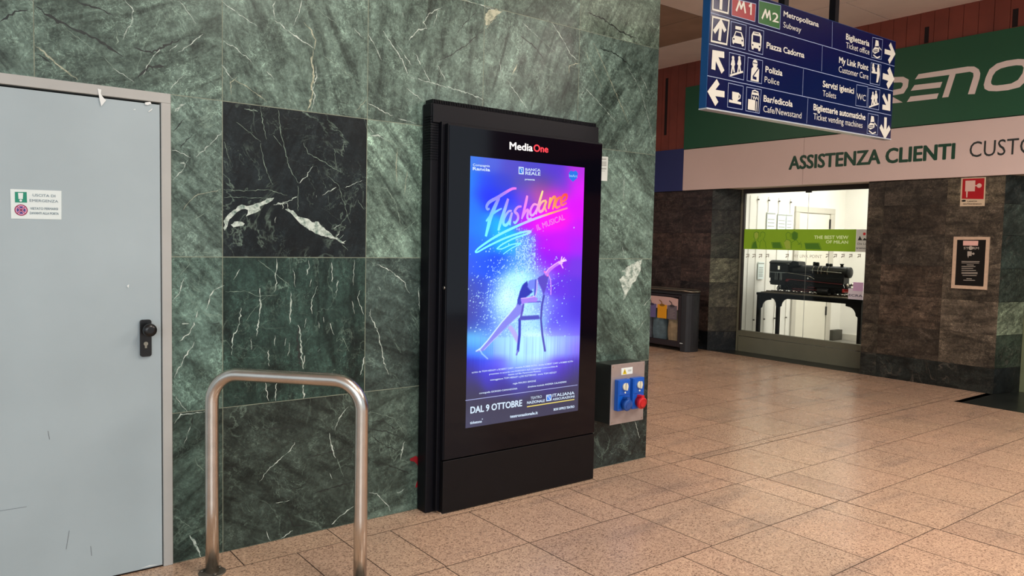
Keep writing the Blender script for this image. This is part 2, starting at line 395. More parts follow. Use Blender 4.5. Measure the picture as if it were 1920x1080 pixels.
# veins traced across the slabs (inlaid, a fraction of a millimetre proud)
YV = -.0006
def vein(pts, wpx, mi=2, jit=1.0):
    q = [P(u, v, 1, 0.0) for u, v in pts]; out = []; wd = []
    tot = 0
    for a, b_ in zip(q[:-1], q[1:]):
        L_ = (b_-a).length; k = max(1, int(L_/.011))
        for t in range(k): out.append(a.lerp(b_, t/k))
    out.append(q[-1]); res = []
    k = len(out); ph = random.random()*99
    for i, p in enumerate(out):
        e = min(1, .3+4*min(i, k-1-i)/max(k, 1))
        w_ = wpx*.0018*e*(.35+1.0*abs(math.sin(i*.9+ph)*math.sin(i*.37+ph*2))+.5*random.random())
        d = .0032*jit*min(1.6, .6+.25*wpx)
        res.append(Vector((p.x+random.uniform(-d, d), YV-random.random()*.0003, p.z+random.uniform(-d, d)))); wd.append(max(.0008, w_))
    wl.ribbon(res, wd, (0, -1, 0), mi)
def blob(pts, mi=2):
    q = [P(u, v, 1, 0.0) for u, v in pts]; out = []
    for a, b_ in zip(q, q[1:]+q[:1]):
        k = max(1, int((b_-a).length/.012))
        for t in range(k):
            p = a.lerp(b_, t/k); out.append((p.x+random.uniform(-.004, .004), YV-.0004, p.z+random.uniform(-.004, .004)))
    wl.face(out, mi)
def VZ(ox, oy, s, lst, mi=2):
    for it in lst:
        wd_, pts = it[0], it[1]; vein(Z(pts, ox, oy, s), wd_, it[2] if len(it) > 2 else mi)
VZ(0, 0, 4.465, [
 (3, [(295, 385), (380, 440), (460, 520), (540, 580), (655, 668)], 4), (1.8, [(1045, 0), (1115, 90), (1105, 180), (1060, 250), (1030, 330)]),
 (1.3, [(1495, 0), (1560, 80), (1640, 200)]), (1.6, [(1700, 285), (1590, 370), (1490, 440)]), (1.6, [(1350, 390), (1260, 500), (1200, 620)]),
 (1, [(1480, 370), (1420, 430)]), (1, [(1560, 610), (1420, 745)]), (1.3, [(940, 570), (1030, 620), (1115, 680)]), (1.6, [(250, 0), (282, 38)]),
 (2.2, [(1465, 935), (1550, 870)]), (1, [(800, 430), (910, 520), (960, 580)], 3), (1, [(560, 250), (700, 350), (840, 450)], 3),
 (5, [(300, 60), (500, 190), (700, 270), (900, 380), (1020, 480)], 5), (3, [(650, 20), (800, 60), (960, 130)], 5), (3, [(0, 180), (120, 100), (230, 80)], 5),
 (2.5, [(300, 450), (440, 530)], 5), (4, [(1130, 400), (1280, 440), (1400, 370), (1500, 330)], 5), (5, [(1160, 640), (1250, 560), (1380, 560)], 5), (2, [(975, 230), (985, 340), (960, 370)], 3)])
VZ(400, 0, 4.465, [
 (1.8, [(70, 10), (190, 100), (300, 180), (370, 220)]), (1.8, [(515, 0), (500, 50), (520, 160)]), (2.6, [(520, 170), (640, 270), (740, 340), (840, 405)]),
 (1.6, [(740, 0), (730, 70), (670, 210)]), (2.6, [(760, 190), (820, 260), (855, 330), (840, 420)], 4), (4.2, [(840, 420), (820, 520), (840, 600), (830, 720), (820, 830), (790, 940)], 4), (2.4, [(860, 560), (862, 640), (835, 760), (850, 800), (820, 935)], 2),
 (1.2, [(870, 430), (1040, 555), (1220, 700)], 3), (2, [(75, 340), (200, 410), (320, 520)]), (1.8, [(450, 600), (515, 660)]), (2, [(70, 540), (160, 660)]),
 (1.6, [(160, 660), (300, 740), (450, 850)], 4), (1, [(1280, 830), (1180, 950)], 4), (1.8, [(1297, 285), (1410, 500)]), (2.2, [(1420, 260), (1500, 380), (1580, 500), (1635, 635)]),
 (2.8, [(1640, 330), (1720, 250), (1785, 235)]), (1.8, [(1785, 235), (1760, 190), (1800, 120), (1910, 60)]), (1.8, [(1885, 80), (1840, 230)]),
 (1.8, [(1690, 450), (1760, 580), (1815, 690)]), (1.8, [(1640, 640), (1815, 690), (1915, 720)]), (2.2, [(1295, 865), (1380, 910), (1500, 970)]), (1.6, [(1550, 990), (1700, 1035)]),
 (1.4, [(1620, 740), (1750, 840)]), (1.6, [(1545, 380), (1600, 460), (1660, 550)]), (3, [(1590, 105), (1590, 140)]), (1.2, [(1840, 490), (1915, 640)], 3),
 (1, [(970, 720), (980, 880)], 3), (1, [(150, 790), (140, 680)], 4), (1.4, [(1175, 235), (1245, 310)]), (1, [(820, 10), (930, 130), (1040, 200)], 3), (1.2, [(130, 700), (200, 640)], 4)])
VZ(820, 0, 3.6, [
 (1.8, [(180, 0), (310, 40), (420, 80)]), (1.3, [(570, 150), (680, 250)]), (1, [(680, 250), (830, 380)], 3), (2.2, [(770, 150), (850, 270), (900, 370), (950, 410)]),
 (1.8, [(950, 425), (890, 445), (888, 500)], 4), (1.8, [(470, 540), (540, 640), (620, 750)]), (1.4, [(0, 440), (60, 545)]), (2.6, [(0, 570), (180, 620), (305, 668)]),
 (3, [(540, 430), (510, 500)], 4), (1.4, [(420, 400), (430, 500), (450, 530)]), (2, [(1055, 290), (1140, 480), (1200, 620), (1290, 830)], 4), (1.1, [(990, 330), (1060, 490), (1110, 590)], 4),
 (1.4, [(965, 560), (1080, 680), (1200, 820)]), (1.3, [(1280, 450), (1370, 600), (1440, 860), (1460, 970)]), (1.3, [(1370, 500), (1440, 650)]), (1.6, [(1260, 970), (1278, 1020)]),
 (1, [(1330, 200), (1360, 290)]), (1.2, [(330, 190), (400, 110)], 4), (2.5, [(310, 200), (215, 290), (80, 380), (0, 410)], 5), (2, [(270, 70), (190, 150), (130, 230)], 5),
 (1, [(985, 610), (960, 660)]), (1, [(1010, 600), (985, 660)]), (3, [(560, 240), (650, 310), (720, 400)], 5), (3, [(1080, 320), (1200, 360), (1310, 450)], 5),
 (1, [(730, 610), (770, 540)], 3), (1, [(1000, 40), (1010, 130), (980, 190)], 3), (4, [(1000, 80), (1120, 130), (1230, 210), (1340, 260)], 5), (1, [(820, 400), (800, 440)], 3)])
blob(Z([(320, 110), (345, 70), (390, 60), (440, 80), (390, 110), (345, 165), (325, 175)], 820, 0, 3.6), 4)
VZ(300, 180, 3.483, [
 (2.6, [(745, 710), (830, 690), (895, 658)]), (1.2, [(655, 70), (670, 170), (697, 285)], 3), (1.2, [(655, 310), (680, 440), (710, 530), (735, 580)], 3),
 (1.6, [(770, 90), (790, 240), (815, 360), (850, 480), (905, 570)], 3), (1, [(740, 255), (795, 330)], 3), (1.8, [(910, 568), (960, 520), (995, 460)]),
 (1.2, [(935, 300), (965, 375), (1070, 430), (1180, 500)], 3), (1.8, [(1060, 645), (1150, 595)]), (1.2, [(1210, 600), (1320, 550)]), (.8, [(500, 170), (600, 250), (655, 300)], 3),
 (.9, [(1090, 520), (1165, 580), (1240, 830)], 3), (1.2, [(420, 300), (450, 410)], 3), (2.2, [(545, 88), (640, 97)], 3), (1.3, [(1130, 865), (1180, 840)]),
 (.9, [(1140, 350), (1150, 480)], 3), (2, [(1190, 300), (1220, 305)], 3), (.9, [(1200, 310), (1185, 390)], 3), (.9, [(415, 610), (560, 620), (700, 610), (830, 650)], 3), (.8, [(415, 660), (700, 665)], 3),
 (.9, [(1290, 680), (1330, 740)], 3), (.9, [(900, 590), (900, 750)], 3), (1.2, [(800, 690), (803, 740)]), (1.3, [(755, 790), (752, 830)]), (1.6, [(1020, 660), (1022, 650)]),
 (1.6, [(85, 545), (150, 480), (180, 420)]), (1.6, [(85, 355), (120, 360), (200, 402)]), (1.7, [(240, 395), (320, 320), (405, 235)]), (4, [(130, 440), (165, 438)]), (2.2, [(95, 100), (150, 50)]),
 (1, [(100, 890), (230, 800), (330, 740)], 3), (1, [(150, 740), (230, 650), (400, 610)], 4), (2, [(88, 225), (160, 150)], 5), (1.6, [(130, 340), (220, 240)], 5),
 (3, [(1362, 255), (1420, 260), (1460, 280)]), (1.8, [(1460, 280), (1540, 310)], 3), (1.6, [(1575, 320), (1720, 315)], 3), (1.8, [(1550, 340), (1542, 450), (1545, 560)], 4), (1.2, [(1615, 490), (1595, 640)], 4),
 (1.8, [(1375, 590), (1480, 605), (1540, 700), (1580, 880)], 3), (1.5, [(1430, 1050), (1580, 890), (1700, 790)], 3), (1.2, [(1365, 205), (1395, 245)]), (1, [(1480, 270), (1510, 200)], 3),
 (1, [(1460, 910), (1500, 945)], 3), (1, [(80, 1045), (200, 1010), (400, 1040)], 3)])
blob(Z([(420, 880), (418, 800), (440, 780), (480, 745), (530, 713), (590, 720), (640, 700), (700, 668), (745, 668), (700, 700), (655, 720), (655, 745), (600, 775), (560, 785), (575, 745), (530, 740), (480, 775), (455, 810), (440, 850)], 300, 180, 3.483))
blob(Z([(455, 845), (485, 820), (520, 815), (555, 830), (540, 845), (480, 857)], 300, 180, 3.483))
blob(Z([(820, 735), (870, 750), (890, 775), (920, 790), (960, 800), (990, 825), (1035, 822), (1060, 855), (1110, 890), (1130, 915), (1170, 935), (1205, 965), (1130, 930), (1050, 915), (990, 880), (930, 850), (900, 815), (875, 790)], 300, 180, 3.483))
VZ(300, 180, 3.483, [(1.5, [(1170, 940), (1195, 910)]), (1.5, [(1185, 955), (1215, 945)]), (1.2, [(1150, 930), (1170, 885)]), (1.2, [(1190, 970), (1230, 1010)], 3), (1.6, [(770, 710), (830, 700), (838, 730)])])
VZ(300, 470, 3.483, [
 (1.6, [(80, 325), (130, 270), (155, 180)]), (1.4, [(255, 150), (255, 230)], 3), (2, [(125, 595), (200, 530), (250, 400)]), (2, [(300, 390), (330, 300), (350, 260), (415, 225)]), (2, [(95, 825), (150, 720), (225, 600)]),
 (5, [(135, 470), (180, 478)]), (1.6, [(100, 950), (140, 1010), (180, 1050)]), (1, [(90, 200), (200, 85)], 3), (1.3, [(330, 478), (395, 478)], 5),
 (2, [(760, 50), (765, 100), (755, 150), (760, 210), (750, 270)]), (2.4, [(650, 240), (655, 370), (640, 470), (630, 560)]), (2.2, [(530, 370), (515, 490), (475, 560), (470, 680)]), (3.2, [(857, 270), (855, 370), (845, 475)]),
 (3.4, [(905, 490), (925, 630), (925, 690), (935, 770)]), (2, [(950, 680), (935, 745)]), (3.2, [(930, 850), (940, 965)]), (1.8, [(970, 60), (975, 100), (955, 160)]), (1.8, [(1120, 80), (1125, 210)]), (1.8, [(1160, 190), (1150, 300)]),
 (2, [(1025, 230), (990, 330), (990, 410)]), (1.3, [(1270, 60), (1260, 230)]), (1.3, [(1255, 330), (1270, 410)]), (1.4, [(1308, 255), (1290, 300), (1330, 420)]), (1.2, [(870, 110), (882, 240)]), (1.6, [(595, 570), (597, 650)]),
 (1.8, [(705, 650), (712, 750)]), (1.8, [(685, 850), (708, 980)]), (2, [(762, 850), (752, 985)]), (1.6, [(1105, 470), (1135, 550)]), (2.4, [(1335, 690), (1310, 815)]), (1.1, [(1190, 570), (1235, 660)], 3),
 (1.4, [(990, 180), (978, 230)]), (1.4, [(520, 120), (480, 190)]), (1.4, [(750, 550), (748, 620)]), (1.2, [(845, 600), (838, 690)]), (1, [(430, 270), (560, 265), (640, 300), (760, 290)], 3), (1, [(640, 60), (740, 140), (850, 230)], 3),
 (1, [(690, 300), (600, 400), (560, 460)], 3), (1.3, [(955, 440), (945, 500)]), (1.3, [(1070, 430), (1070, 470)]), (1.3, [(1035, 460), (1040, 510)]), (1, [(820, 570), (818, 620)]), (1, [(1030, 660), (1045, 640)]), (5, [(905, 500), (900, 600), (915, 760)], 5),
 (2, [(1420, 90), (1500, 130), (1590, 200), (1630, 280)]), (2.2, [(1362, 400), (1420, 520), (1445, 640), (1470, 760), (1492, 805)]), (2.4, [(1690, 240), (1695, 390)]), (1, [(1440, 260), (1430, 235)]), (1.2, [(1365, 430), (1380, 380)])])
VZ(300, 760, 3.375, [
 (1.8, [(85, 120), (130, 60), (200, 50), (290, 40)]), (4.5, [(190, 820), (215, 860), (255, 962)]), (1.8, [(630, 480), (700, 390), (820, 290), (855, 230)]), (1.8, [(1105, 155), (1140, 70), (1190, 5)]),
 (2.8, [(1070, 180), (1085, 260), (1110, 330)]), (1.1, [(1120, 340), (1160, 450)], 3), (2.4, [(1085, 755), (1140, 700), (1225, 635)]), (2, [(760, 850), (840, 790)]), (1.2, [(675, 800), (697, 860)]), (1.2, [(735, 620), (820, 600)]),
 (1.6, [(1320, 550), (1370, 560), (1440, 630), (1460, 670)]), (2.4, [(1548, 230), (1530, 300), (1522, 345)]), (2.2, [(1500, 555), (1540, 535)]), (1.2, [(155, 240), (190, 130)]), (1.2, [(1070, 425), (1085, 465)]), (1.6, [(220, 330), (240, 380), (280, 410)], 3),
 (1, [(1522, 345), (1580, 360)], 3), (1.2, [(100, 700), (200, 780)], 3), (2, [(410, 405), (490, 380), (500, 280)], 5), (2, [(920, 340), (1020, 310), (1225, 260)], 5), (3, [(960, 560), (1100, 520), (1225, 480)], 5), (3, [(800, 650), (840, 760), (930, 760)], 5),
 (2, [(1320, 105), (1420, 100), (1500, 160)], 5), (2, [(1320, 150), (1430, 165), (1520, 200)], 5), (2, [(1320, 180), (1400, 240), (1500, 290)], 5), (2, [(1330, 350), (1450, 380), (1600, 440)], 5), (3, [(215, 70), (200, 130)], 5), (2, [(640, 150), (780, 140), (900, 130)], 5), (1, [(1330, 40), (1480, 80), (1560, 200)], 3)])
VZ(1100, 270, 1.714, [(2, [(185, 520), (207, 490)]), (1.6, [(115, 330), (118, 360)]), (1.6, [(155, 890), (170, 945)]), (1.2, [(90, 880), (115, 905)], 3), (1.2, [(120, 90), (118, 190)]), (1, [(60, 250), (90, 300)], 3), (1.2, [(185, 410), (205, 440)], 3),
 (1, [(60, 590), (110, 640), (150, 660)], 3), (1.2, [(190, 560), (165, 600)]), (1, [(130, 560), (190, 620)], 3), (1.2, [(175, 100), (140, 130)], 3), (1.2, [(135, 240), (165, 300)], 3)])
blob(Z([(178, 370), (150, 383), (130, 395), (112, 410), (125, 415), (105, 435), (112, 455), (117, 475), (118, 505), (135, 470), (155, 440), (172, 410)], 1100, 270, 1.714))
# red paint smear beside the display
wl.ribbon([P(u, v, 1, -.0012) for u, v in ((769, 862), (778, 860), (786, 866), (791, 878))], [.012, .03, .034, .03], (0, -1, 0), 6)
wl.ribbon([P(u, v, 1, -.0012) for u, v in ((790, 900), (784, 905), (780, 914))], [.018, .022, .01], (0, -1, 0), 6)
att.extend([((.1, .12, .1), (0, 0, 0))]*(len(wl.f)-n))
WL = wl.build('wall_left', [M['marble'], M['joint'], M['vein'], M['veindim'], M['veincream'], M['veindark'], M['redpaint']], kind='structure')
def face_attr(o, att):
    me = o.data
    for nm, k in (('tint', 0), ('seed', 1)):
        a = me.attributes.new(nm, 'FLOAT_COLOR', 'CORNER'); arr = []
        for p in me.polygons: c4 = tuple(att[p.index][k]); c4 = c4 if len(c4) == 4 else c4+(.5,); arr += list(c4)*p.loop_total
        a.data.foreach_set('color', arr)
face_attr(WL, att)

# ---------------------------------------------------------------- steel fire door
M['doorgrey'] = mk('door_grey_paint', (166, 180, 185), .45, var=.07, scale=1.8)
M['framegrey'] = mk('frame_grey_paint', (176, 176, 172), .5, var=.05)
M['dkgap'] = mk('dark_gap', (22, 22, 24), .8, var=0)
M['blackplastic'] = mk('black_plastic', (16, 16, 18), .32, var=.1)
M['brass'] = mk('nickel', (170, 165, 150), .3, metal=1, var=.1)
M['labelwhite'] = mk('label_white', (226, 236, 234), .4, var=0)
M['green'] = mk('sign_green', (20, 140, 110), .4, var=0)
M['inkgrey'] = mk('faded_ink', (120, 140, 150), .5, var=0)
M['inkred'] = mk('ring_red', (150, 40, 80), .5, var=0)
M['inkblue'] = mk('disc_blue', (70, 60, 130), .5, var=0)
M['inkpink'] = mk('pale_pink', (240, 180, 215), .5, var=0)
d = thing('door_1', (.25, 0, 0), None, None, kind='structure')
fr = MB()
fr.box(DX0, DX1, -.012, .10, 2.066, DZ); fr.box(.852, DX1, -.012, .10, 0, 2.066); fr.box(DX0, DX0+.04, -.012, .10, 0, 2.066)
fr.build('door_frame', M['framegrey'], d, bevel=.002)
MB().box(DX0+.04, .852, .03, .08, 0.0, 2.066).build('door_rebate', M['dkgap'], d)
lf = MB().box(DX0+.043, .8475, -.008, .045, .008, 2.056)
leaf = lf.build('door_leaf', M['doorgrey'], d, bevel=.0015)
ch = MB()
for pts in ([(183, 166), (190, 168), (189, 176), (193, 182), (199, 188), (195, 193), (190, 199), (187, 188)], [(272, 192), (282, 191), (284, 195), (277, 197), (272, 196)], [(278, 209), (286, 203), (285, 206), (279, 210)], [(249, 206), (254, 204), (254, 206)], [(296, 1058), (262, 1066), (280, 1060)], [(238, 536), (242, 533), (241, 540)]):
    ch.face([P(u, v, 1, -.0145) for u, v in pts])
ch.build('paint_chip', M['whitepaint'], leaf)
sc = MB()
sc.ribbon([P(u, v, 1, -.0088) for u, v in ((0, 958), (25, 954), (50, 950))], .0015, (0, -1, 0)); sc.ribbon([P(u, v, 1, -.0088) for u, v in ((130, 995), (124, 1030))], .002, (0, -1, 0))
sc.ribbon([P(u, v, 1, -.0088) for u, v in ((90, 808), (93, 824))], .002, (0, -1, 0)); sc.ribbon([P(u, v, 1, -.0088) for u, v in ((170, 1024), (172, 1042))], .002, (0, -1, 0))
sc.build('scratch_marks', mk('scratch', (110, 116, 122), .7, var=0), leaf)
h = MB()
def rrect(x0, x1, z0, z1, r, y):
    out = []
    for cx_, cz_, a0 in ((x1-r, z1-r, 0), (x0+r, z1-r, 90), (x0+r, z0+r, 180), (x1-r, z0+r, 270)):
        for k in range(5): a = math.radians(a0+22.5*k); out.append((cx_+r*math.cos(a), y, cz_+r*math.sin(a)))
    return out
h.prism(rrect(.760, .806, .960, 1.122, .010, -.020), (0, .012, 0))
hd = h.build('escutcheon_plate', M['blackplastic'], d, bevel=.001)
kb = MB(); kb.tube([(.790, -.018, 1.080), (.790, -.038, 1.080), (.790, -.042, 1.080), (.790, -.062, 1.080), (.790, -.072, 1.080), (.790, -.076, 1.080)], [.013, .013, .024, .029, .026, .012], 28)
kb.build('door_knob', M['blackplastic'], hd)
ky = MB(); ky.tube([(.782, -.019, 1.017), (.782, -.024, 1.017)], .009, 18); ky.box(.778, .786, -.0235, -.019, .998, 1.012); ky.build('key_cylinder', M['brass'], hd)
# label on the door
lb = thing('emergency_exit_label', tuple(P(68, 411, 1, -.009)), 'white rectangular emergency exit label with green square and no-stopping disc, stuck on the grey door', 'sign')
YL = -.0095
MB().prism([P(u, v, 1, YL) for u, v in Z([(208, 262), (1245, 300), (1245, 882), (225, 862)], 0, 330, 10.8)], (0, .0008, 0)).build('backing_sheet', M['labelwhite'], lb)
q = MB(); q.face([P(u, v, 1, YL-.0006) for u, v in Z([(300, 320), (540, 325), (548, 540), (303, 535)], 0, 330, 10.8)]); q.build('green_square', M['green'], lb)
q = MB(); q.face([P(u, v, 1, YL-.0012) for u, v in Z([(365, 340), (468, 342), (462, 468), (375, 465)], 0, 330, 10.8)]); q.disc(P(420/10.8, 330+497/10.8, 1, YL-.0012), .0045, (0, -1, 0)); q.build('exit_pictogram', M['labelwhite'], lb)
q = MB(); c0 = P(428/10.8, 330+690/10.8, 1, YL-.0006)
q.disc(c0, .0225, (0, -1, 0), 0, 28); q.disc(c0+Vector((0, -.0004, 0)), .0185, (0, -1, 0), 1, 28); q.disc(c0+Vector((0, -.0008, 0)), .0155, (0, -1, 0), 2, 28)
for a in (45, -45):
    e_ = Vector((math.cos(math.radians(a)), 0, math.sin(math.radians(a))))*.0185
    q.ribbon([c0-e_+Vector((0, -.0012, 0)), c0+e_+Vector((0, -.0012, 0))], .0065, (0, -1, 0), 1); q.ribbon([c0-e_+Vector((0, -.0016, 0)), c0+e_+Vector((0, -.0016, 0))], .003, (0, -1, 0), 0)
q.build('no_stopping_disc', [M['inkred'], M['inkpink'], M['inkblue']], lb)
def T10(s, p0, p1, cap, **k):
    q = MB(); textpx(q, s, (p0[0]/10.8, 330+p0[1]/10.8), (p1[0]/10.8, 330+p1[1]/10.8), cap/10.8, 1, YL-.0006, **k); q.build('lettering', M['inkgrey'], lb)
T10('USCITA DI', (660, 412), (1120, 432), 55, bold=.01); T10('EMERGENZA', (600, 520), (1180, 540), 55, bold=.01)
T10('VIETATO FERMARSI', (610, 680), (1175, 690), 50, bold=.02); T10('DAVANTI ALLA PORTA', (605, 772), (1190, 788), 50, bold=.02)

# ---------------------------------------------------------------- tubular hoop rail
M['steel'] = mk('brushed_steel', (214, 207, 198), .25, metal=1.0, var=.08, scale=18, bump=.1)
M['flange'] = mk('worn_flange_steel', (120, 115, 106), .5, metal=.8, var=.25, scale=20)
hp = thing('hoop_barrier', (1.24, -.44, 0), 'bent stainless steel tube hoop rail on the floor in front of the green marble wall', 'barrier')
Ah, Bh = Vector((1.010, -.196, 0)), Vector((1.478, -.700, 0)); dh = (Bh-Ah).normalized(); HT = .893; rb = .125
path = [Ah, Ah+Vector((0, 0, .3)), Ah+Vector((0, 0, .55)), Ah+Vector((0, 0, HT-rb))]
for k in range(1, 11):
    a = math.pi/2*k/10; path.append(Ah+dh*(rb-rb*math.cos(a))+Vector((0, 0, HT-rb+rb*math.sin(a))))
path.append((Ah+Bh)/2+Vector((0, 0, HT)))
for k in range(0, 11):
    a = math.pi/2*k/10; path.append(Bh-dh*(rb-rb*math.sin(a))+Vector((0, 0, HT-rb+rb*math.cos(a))))
path += [Bh+Vector((0, 0, .55)), Bh+Vector((0, 0, .3)), Bh]
MB().tube(path, .0285, 36).build('bent_tube', M['steel'], hp)
for c in (Ah, Bh):
    fx = MB(); fx.tube([c, c+Vector((0, 0, .003)), c+Vector((0, 0, .005))], [.058, .058, .053], 36)
    for a in (30, 150, 270):
        p = c+Vector((.043*math.cos(math.radians(a)), .043*math.sin(math.radians(a)), .005)); fx.tube([p, p+Vector((0, 0, .007))], .009, 6)
    fx.build('base_flange', M['flange'], hp)

# ---------------------------------------------------------------- digital display
M['blackmetal'] = mk('black_powder_coat', (11, 11, 18), .5, spec=.22, var=.12, scale=30)
M['blackglass'] = mk('black_glass', (5, 5, 14), .08, var=0, spec=.32)
M['blackgap'] = mk('shadow_gap', (4, 4, 5), .6, var=0)
M['lowpanel'] = mk('black_kick_panel', (13, 12, 15), .4, spec=.25, var=.15, scale=12)
tt = thing('digital_display', (2.8, -.08, 0), 'tall black freestanding digital advertising display standing against the green marble wall', 'advertising display')
b1 = MB(); b1.box(2.172, 3.392, -.092, -.004, 0.0, 2.222)
b1.build('rear_housing', M['blackmetal'], tt, bevel=.006)
b2 = MB(); b2.box(2.176, 3.388, -.104, -.093, 2.118, 2.218)
b2.box(2.22, 3.375, -.124, -.093, .012, 2.125)
b2.build('front_carrier', M['blackmetal'], tt, bevel=.003)
fn = MB(); k = 110
for i in range(k):
    x = 2.185+(3.375-2.185)*i/(k-1); fn.box(x, x+.0045, -.088, -.012, 2.222, 2.243)
fn.build('cooling_fins', M['blackmetal'], tt)
sv = MB()
for i in range(17):
    z = 1.925+i*.0122*1.15; sv.box(2.166, 2.2, -.094, -.03, z, z+.005)
    sv.box(2.166, 2.215, -.097, -.09, z, z+.005)
sv.build('side_vent', M['blackmetal'], tt)
dr = MB(); dr.box(2.238, 3.372, -.158, -.126, .300, 2.114)
dr.build('door_frame', M['blackmetal'], tt, bevel=.004)
gl = MB(); gl.box(2.244, 3.366, -.1615, -.1575, .302, 2.104)
gl.build('front_glass', M['blackglass'], tt)
lp = MB(); lp.box(2.240, 3.372, -.160, -.126, .004, .294); lp.build('kick_panel', M['lowpanel'], tt, bevel=.003)
for x_ in (2.23, 3.30): MB().box(x_, x_+.07, -.15, -.02, 0, .012).build('foot_plate', M['steel'], tt)
MB().tube([(2.234, -.145, 1.24), (2.240, -.145, 1.24)], .009, 14).build('side_lock', M['steel'], tt)

SPY = -.1620
def emis(name, rgb=None, strength=1.0, attr=None):
    m = bpy.data.materials.new(name); m.use_nodes = True; nt = m.node_tree; b = nt.nodes['Principled BSDF']
    b.inputs['Base Color'].default_value = (.01, .01, .015, 1); b.inputs['Roughness'].default_value = .15
    if attr:
        a = nt.nodes.new('ShaderNodeAttribute'); a.attribute_name = attr; nt.links.new(a.outputs['Color'], b.inputs['Emission Color'])
    else: b.inputs['Emission Color'].default_value = (*lin(rgb), 1)
    b.inputs['Emission Strength'].default_value = strength
    return m
M['screen'] = emis('screen_picture', strength=1.2, attr='pic'); M['scrwhite'] = emis('screen_white', (215, 235, 255), 1.0)
M['scrtitle'] = emis('screen_title', strength=1.1, attr='pic'); M['scryellow'] = emis('screen_yellow', (235, 215, 110), 1.0)
M['scrblue'] = emis('screen_blue', (30, 120, 235), 1.0); M['scrline'] = emis('screen_line', (170, 180, 235), 1.0); M['scrsky'] = emis('screen_sky', (150, 205, 250), 1.0)
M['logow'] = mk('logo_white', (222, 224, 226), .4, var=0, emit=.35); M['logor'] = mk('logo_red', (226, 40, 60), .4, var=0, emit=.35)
X0, X1, Z0, Z1 = 2.381, 3.222, .4595, 1.953
NX, NZ = 236, 420
xs = np.linspace(X0, X1, NX); zs = np.linspace(Z0, Z1, NZ); GX, GZ = np.meshgrid(xs, zs)
Q = np.stack([GX-CAM[0], np.full_like(GX, SPY)-CAM[1], GZ-CAM[2]], -1); dz = Q@FWD; PU = 960+FPX*(Q@RGT)/dz; PV = 540-FPX*(Q@UPV)/dz
S = [(882,300,40,110,220),(920,305,70,90,210),(960,310,75,70,190),(1000,315,70,65,190),(1040,318,80,50,200),(1085,322,170,40,210),
(882,345,0,120,230),(910,345,20,60,230),(940,345,50,60,200),(985,345,80,75,170),(1020,345,75,65,150),(1050,345,90,60,200),(1085,350,215,20,235),
(882,380,0,110,235),(915,365,0,30,240),(950,375,30,50,235),(985,370,110,60,220),(1010,360,200,80,150),(1040,365,220,40,200),(1085,390,210,0,240),
(880,420,0,110,240),(905,430,0,120,245),(935,430,0,180,240),(960,400,60,100,245),(985,410,200,0,240),(1020,420,235,0,235),(1050,410,240,0,220),(1085,430,190,10,240),
(880,460,10,90,240),(905,455,0,110,250),(950,450,0,175,240),(985,455,90,150,230),(1020,455,180,0,255),(1050,455,190,0,255),(1085,460,160,30,240),
(882,500,40,80,220),(905,500,0,80,245),(935,500,0,60,255),(965,500,60,130,240),(990,490,90,170,240),(1015,490,150,0,240),(1040,490,140,20,225),(1085,500,110,50,220),
(880,540,60,70,160),(900,535,40,70,210),(940,540,60,110,240),(970,530,150,250,255),(990,510,140,220,255),(1010,510,130,150,250),(1050,540,100,50,225),(1085,540,85,50,215),
(880,580,60,60,150),(900,580,60,80,200),(930,580,90,140,240),(955,570,190,255,255),(985,560,150,220,255),(1020,575,130,150,245),(1050,580,90,70,230),(1085,580,75,50,215),
(880,610,50,60,160),(905,610,60,90,210),(940,615,110,150,245),(1000,600,140,200,250),(1050,610,90,80,230),(1085,612,80,60,220),
(880,640,90,210,250),(900,632,110,190,245),(930,640,100,150,240),(960,640,150,210,255),(1000,645,205,255,255),(1050,630,140,150,255),(1085,628,130,120,250),
(880,660,0,40,225),(905,665,30,90,240),(935,660,90,110,240),(970,665,170,240,255),(1010,660,190,250,255),(1050,655,120,110,250),(1085,655,120,70,235),
(880,685,30,30,150),(905,685,60,60,230),(935,680,100,90,235),(970,680,140,190,255),(1010,680,150,180,255),(1050,680,90,60,220),(1085,680,60,50,170),
(880,705,45,45,120),(920,705,55,50,190),(970,700,80,90,220),(1020,700,80,75,220),(1060,700,60,45,160),(1082,700,50,50,100),
(880,730,45,45,90),(940,725,50,45,140),(985,722,60,60,150),(1030,725,50,45,110),(1080,720,50,50,80),
(880,755,48,50,75),(940,755,48,50,75),(1000,750,48,50,75),(1060,745,48,50,75),(880,790,55,58,85),(940,785,52,55,80),(1000,780,50,52,78),(1080,765,48,50,74)]
num = np.zeros(GX.shape+(3,)); den = np.zeros(GX.shape)
for (su, sv_, r_, g_, b_) in S:
    d2 = ((PU-su)/15.)**2+((PV-sv_)/13.)**2; wgt = np.exp(-.5*d2)+1e-4/(1+d2); num += wgt[..., None]*np.array([r_, g_, b_]); den += wgt
IMG = num/den[..., None]
def over(mask, c, a=1.0): IMG[...] = IMG*(1-(mask*a)[..., None])+np.array(c)*(mask*a)[..., None]
def gau(u, v, su, sv_): return np.exp(-.5*(((PU-u)/su)**2+((PV-v)/sv_)**2))
over(gau(952, 560, 17, 32), (205, 255, 255), 1.0); over(gau(1000, 648, 30, 13), (215, 255, 255), .9); over(gau(985, 600, 16, 22), (190, 235, 255), .6); over(gau(975, 520, 14, 9), (200, 255, 255), .6)
over(gau(955, 600, 14, 20), (130, 180, 250), .4)
band = np.clip((PV-(632-.02*(PU-880)))/3, 0, 1)*np.clip((676-PV)/14, 0, 1); over(band*np.exp(-.5*((PU-985)/62)**2), (165, 225, 255), .75); over(band*(PU < 925), (60, 150, 250), .35)
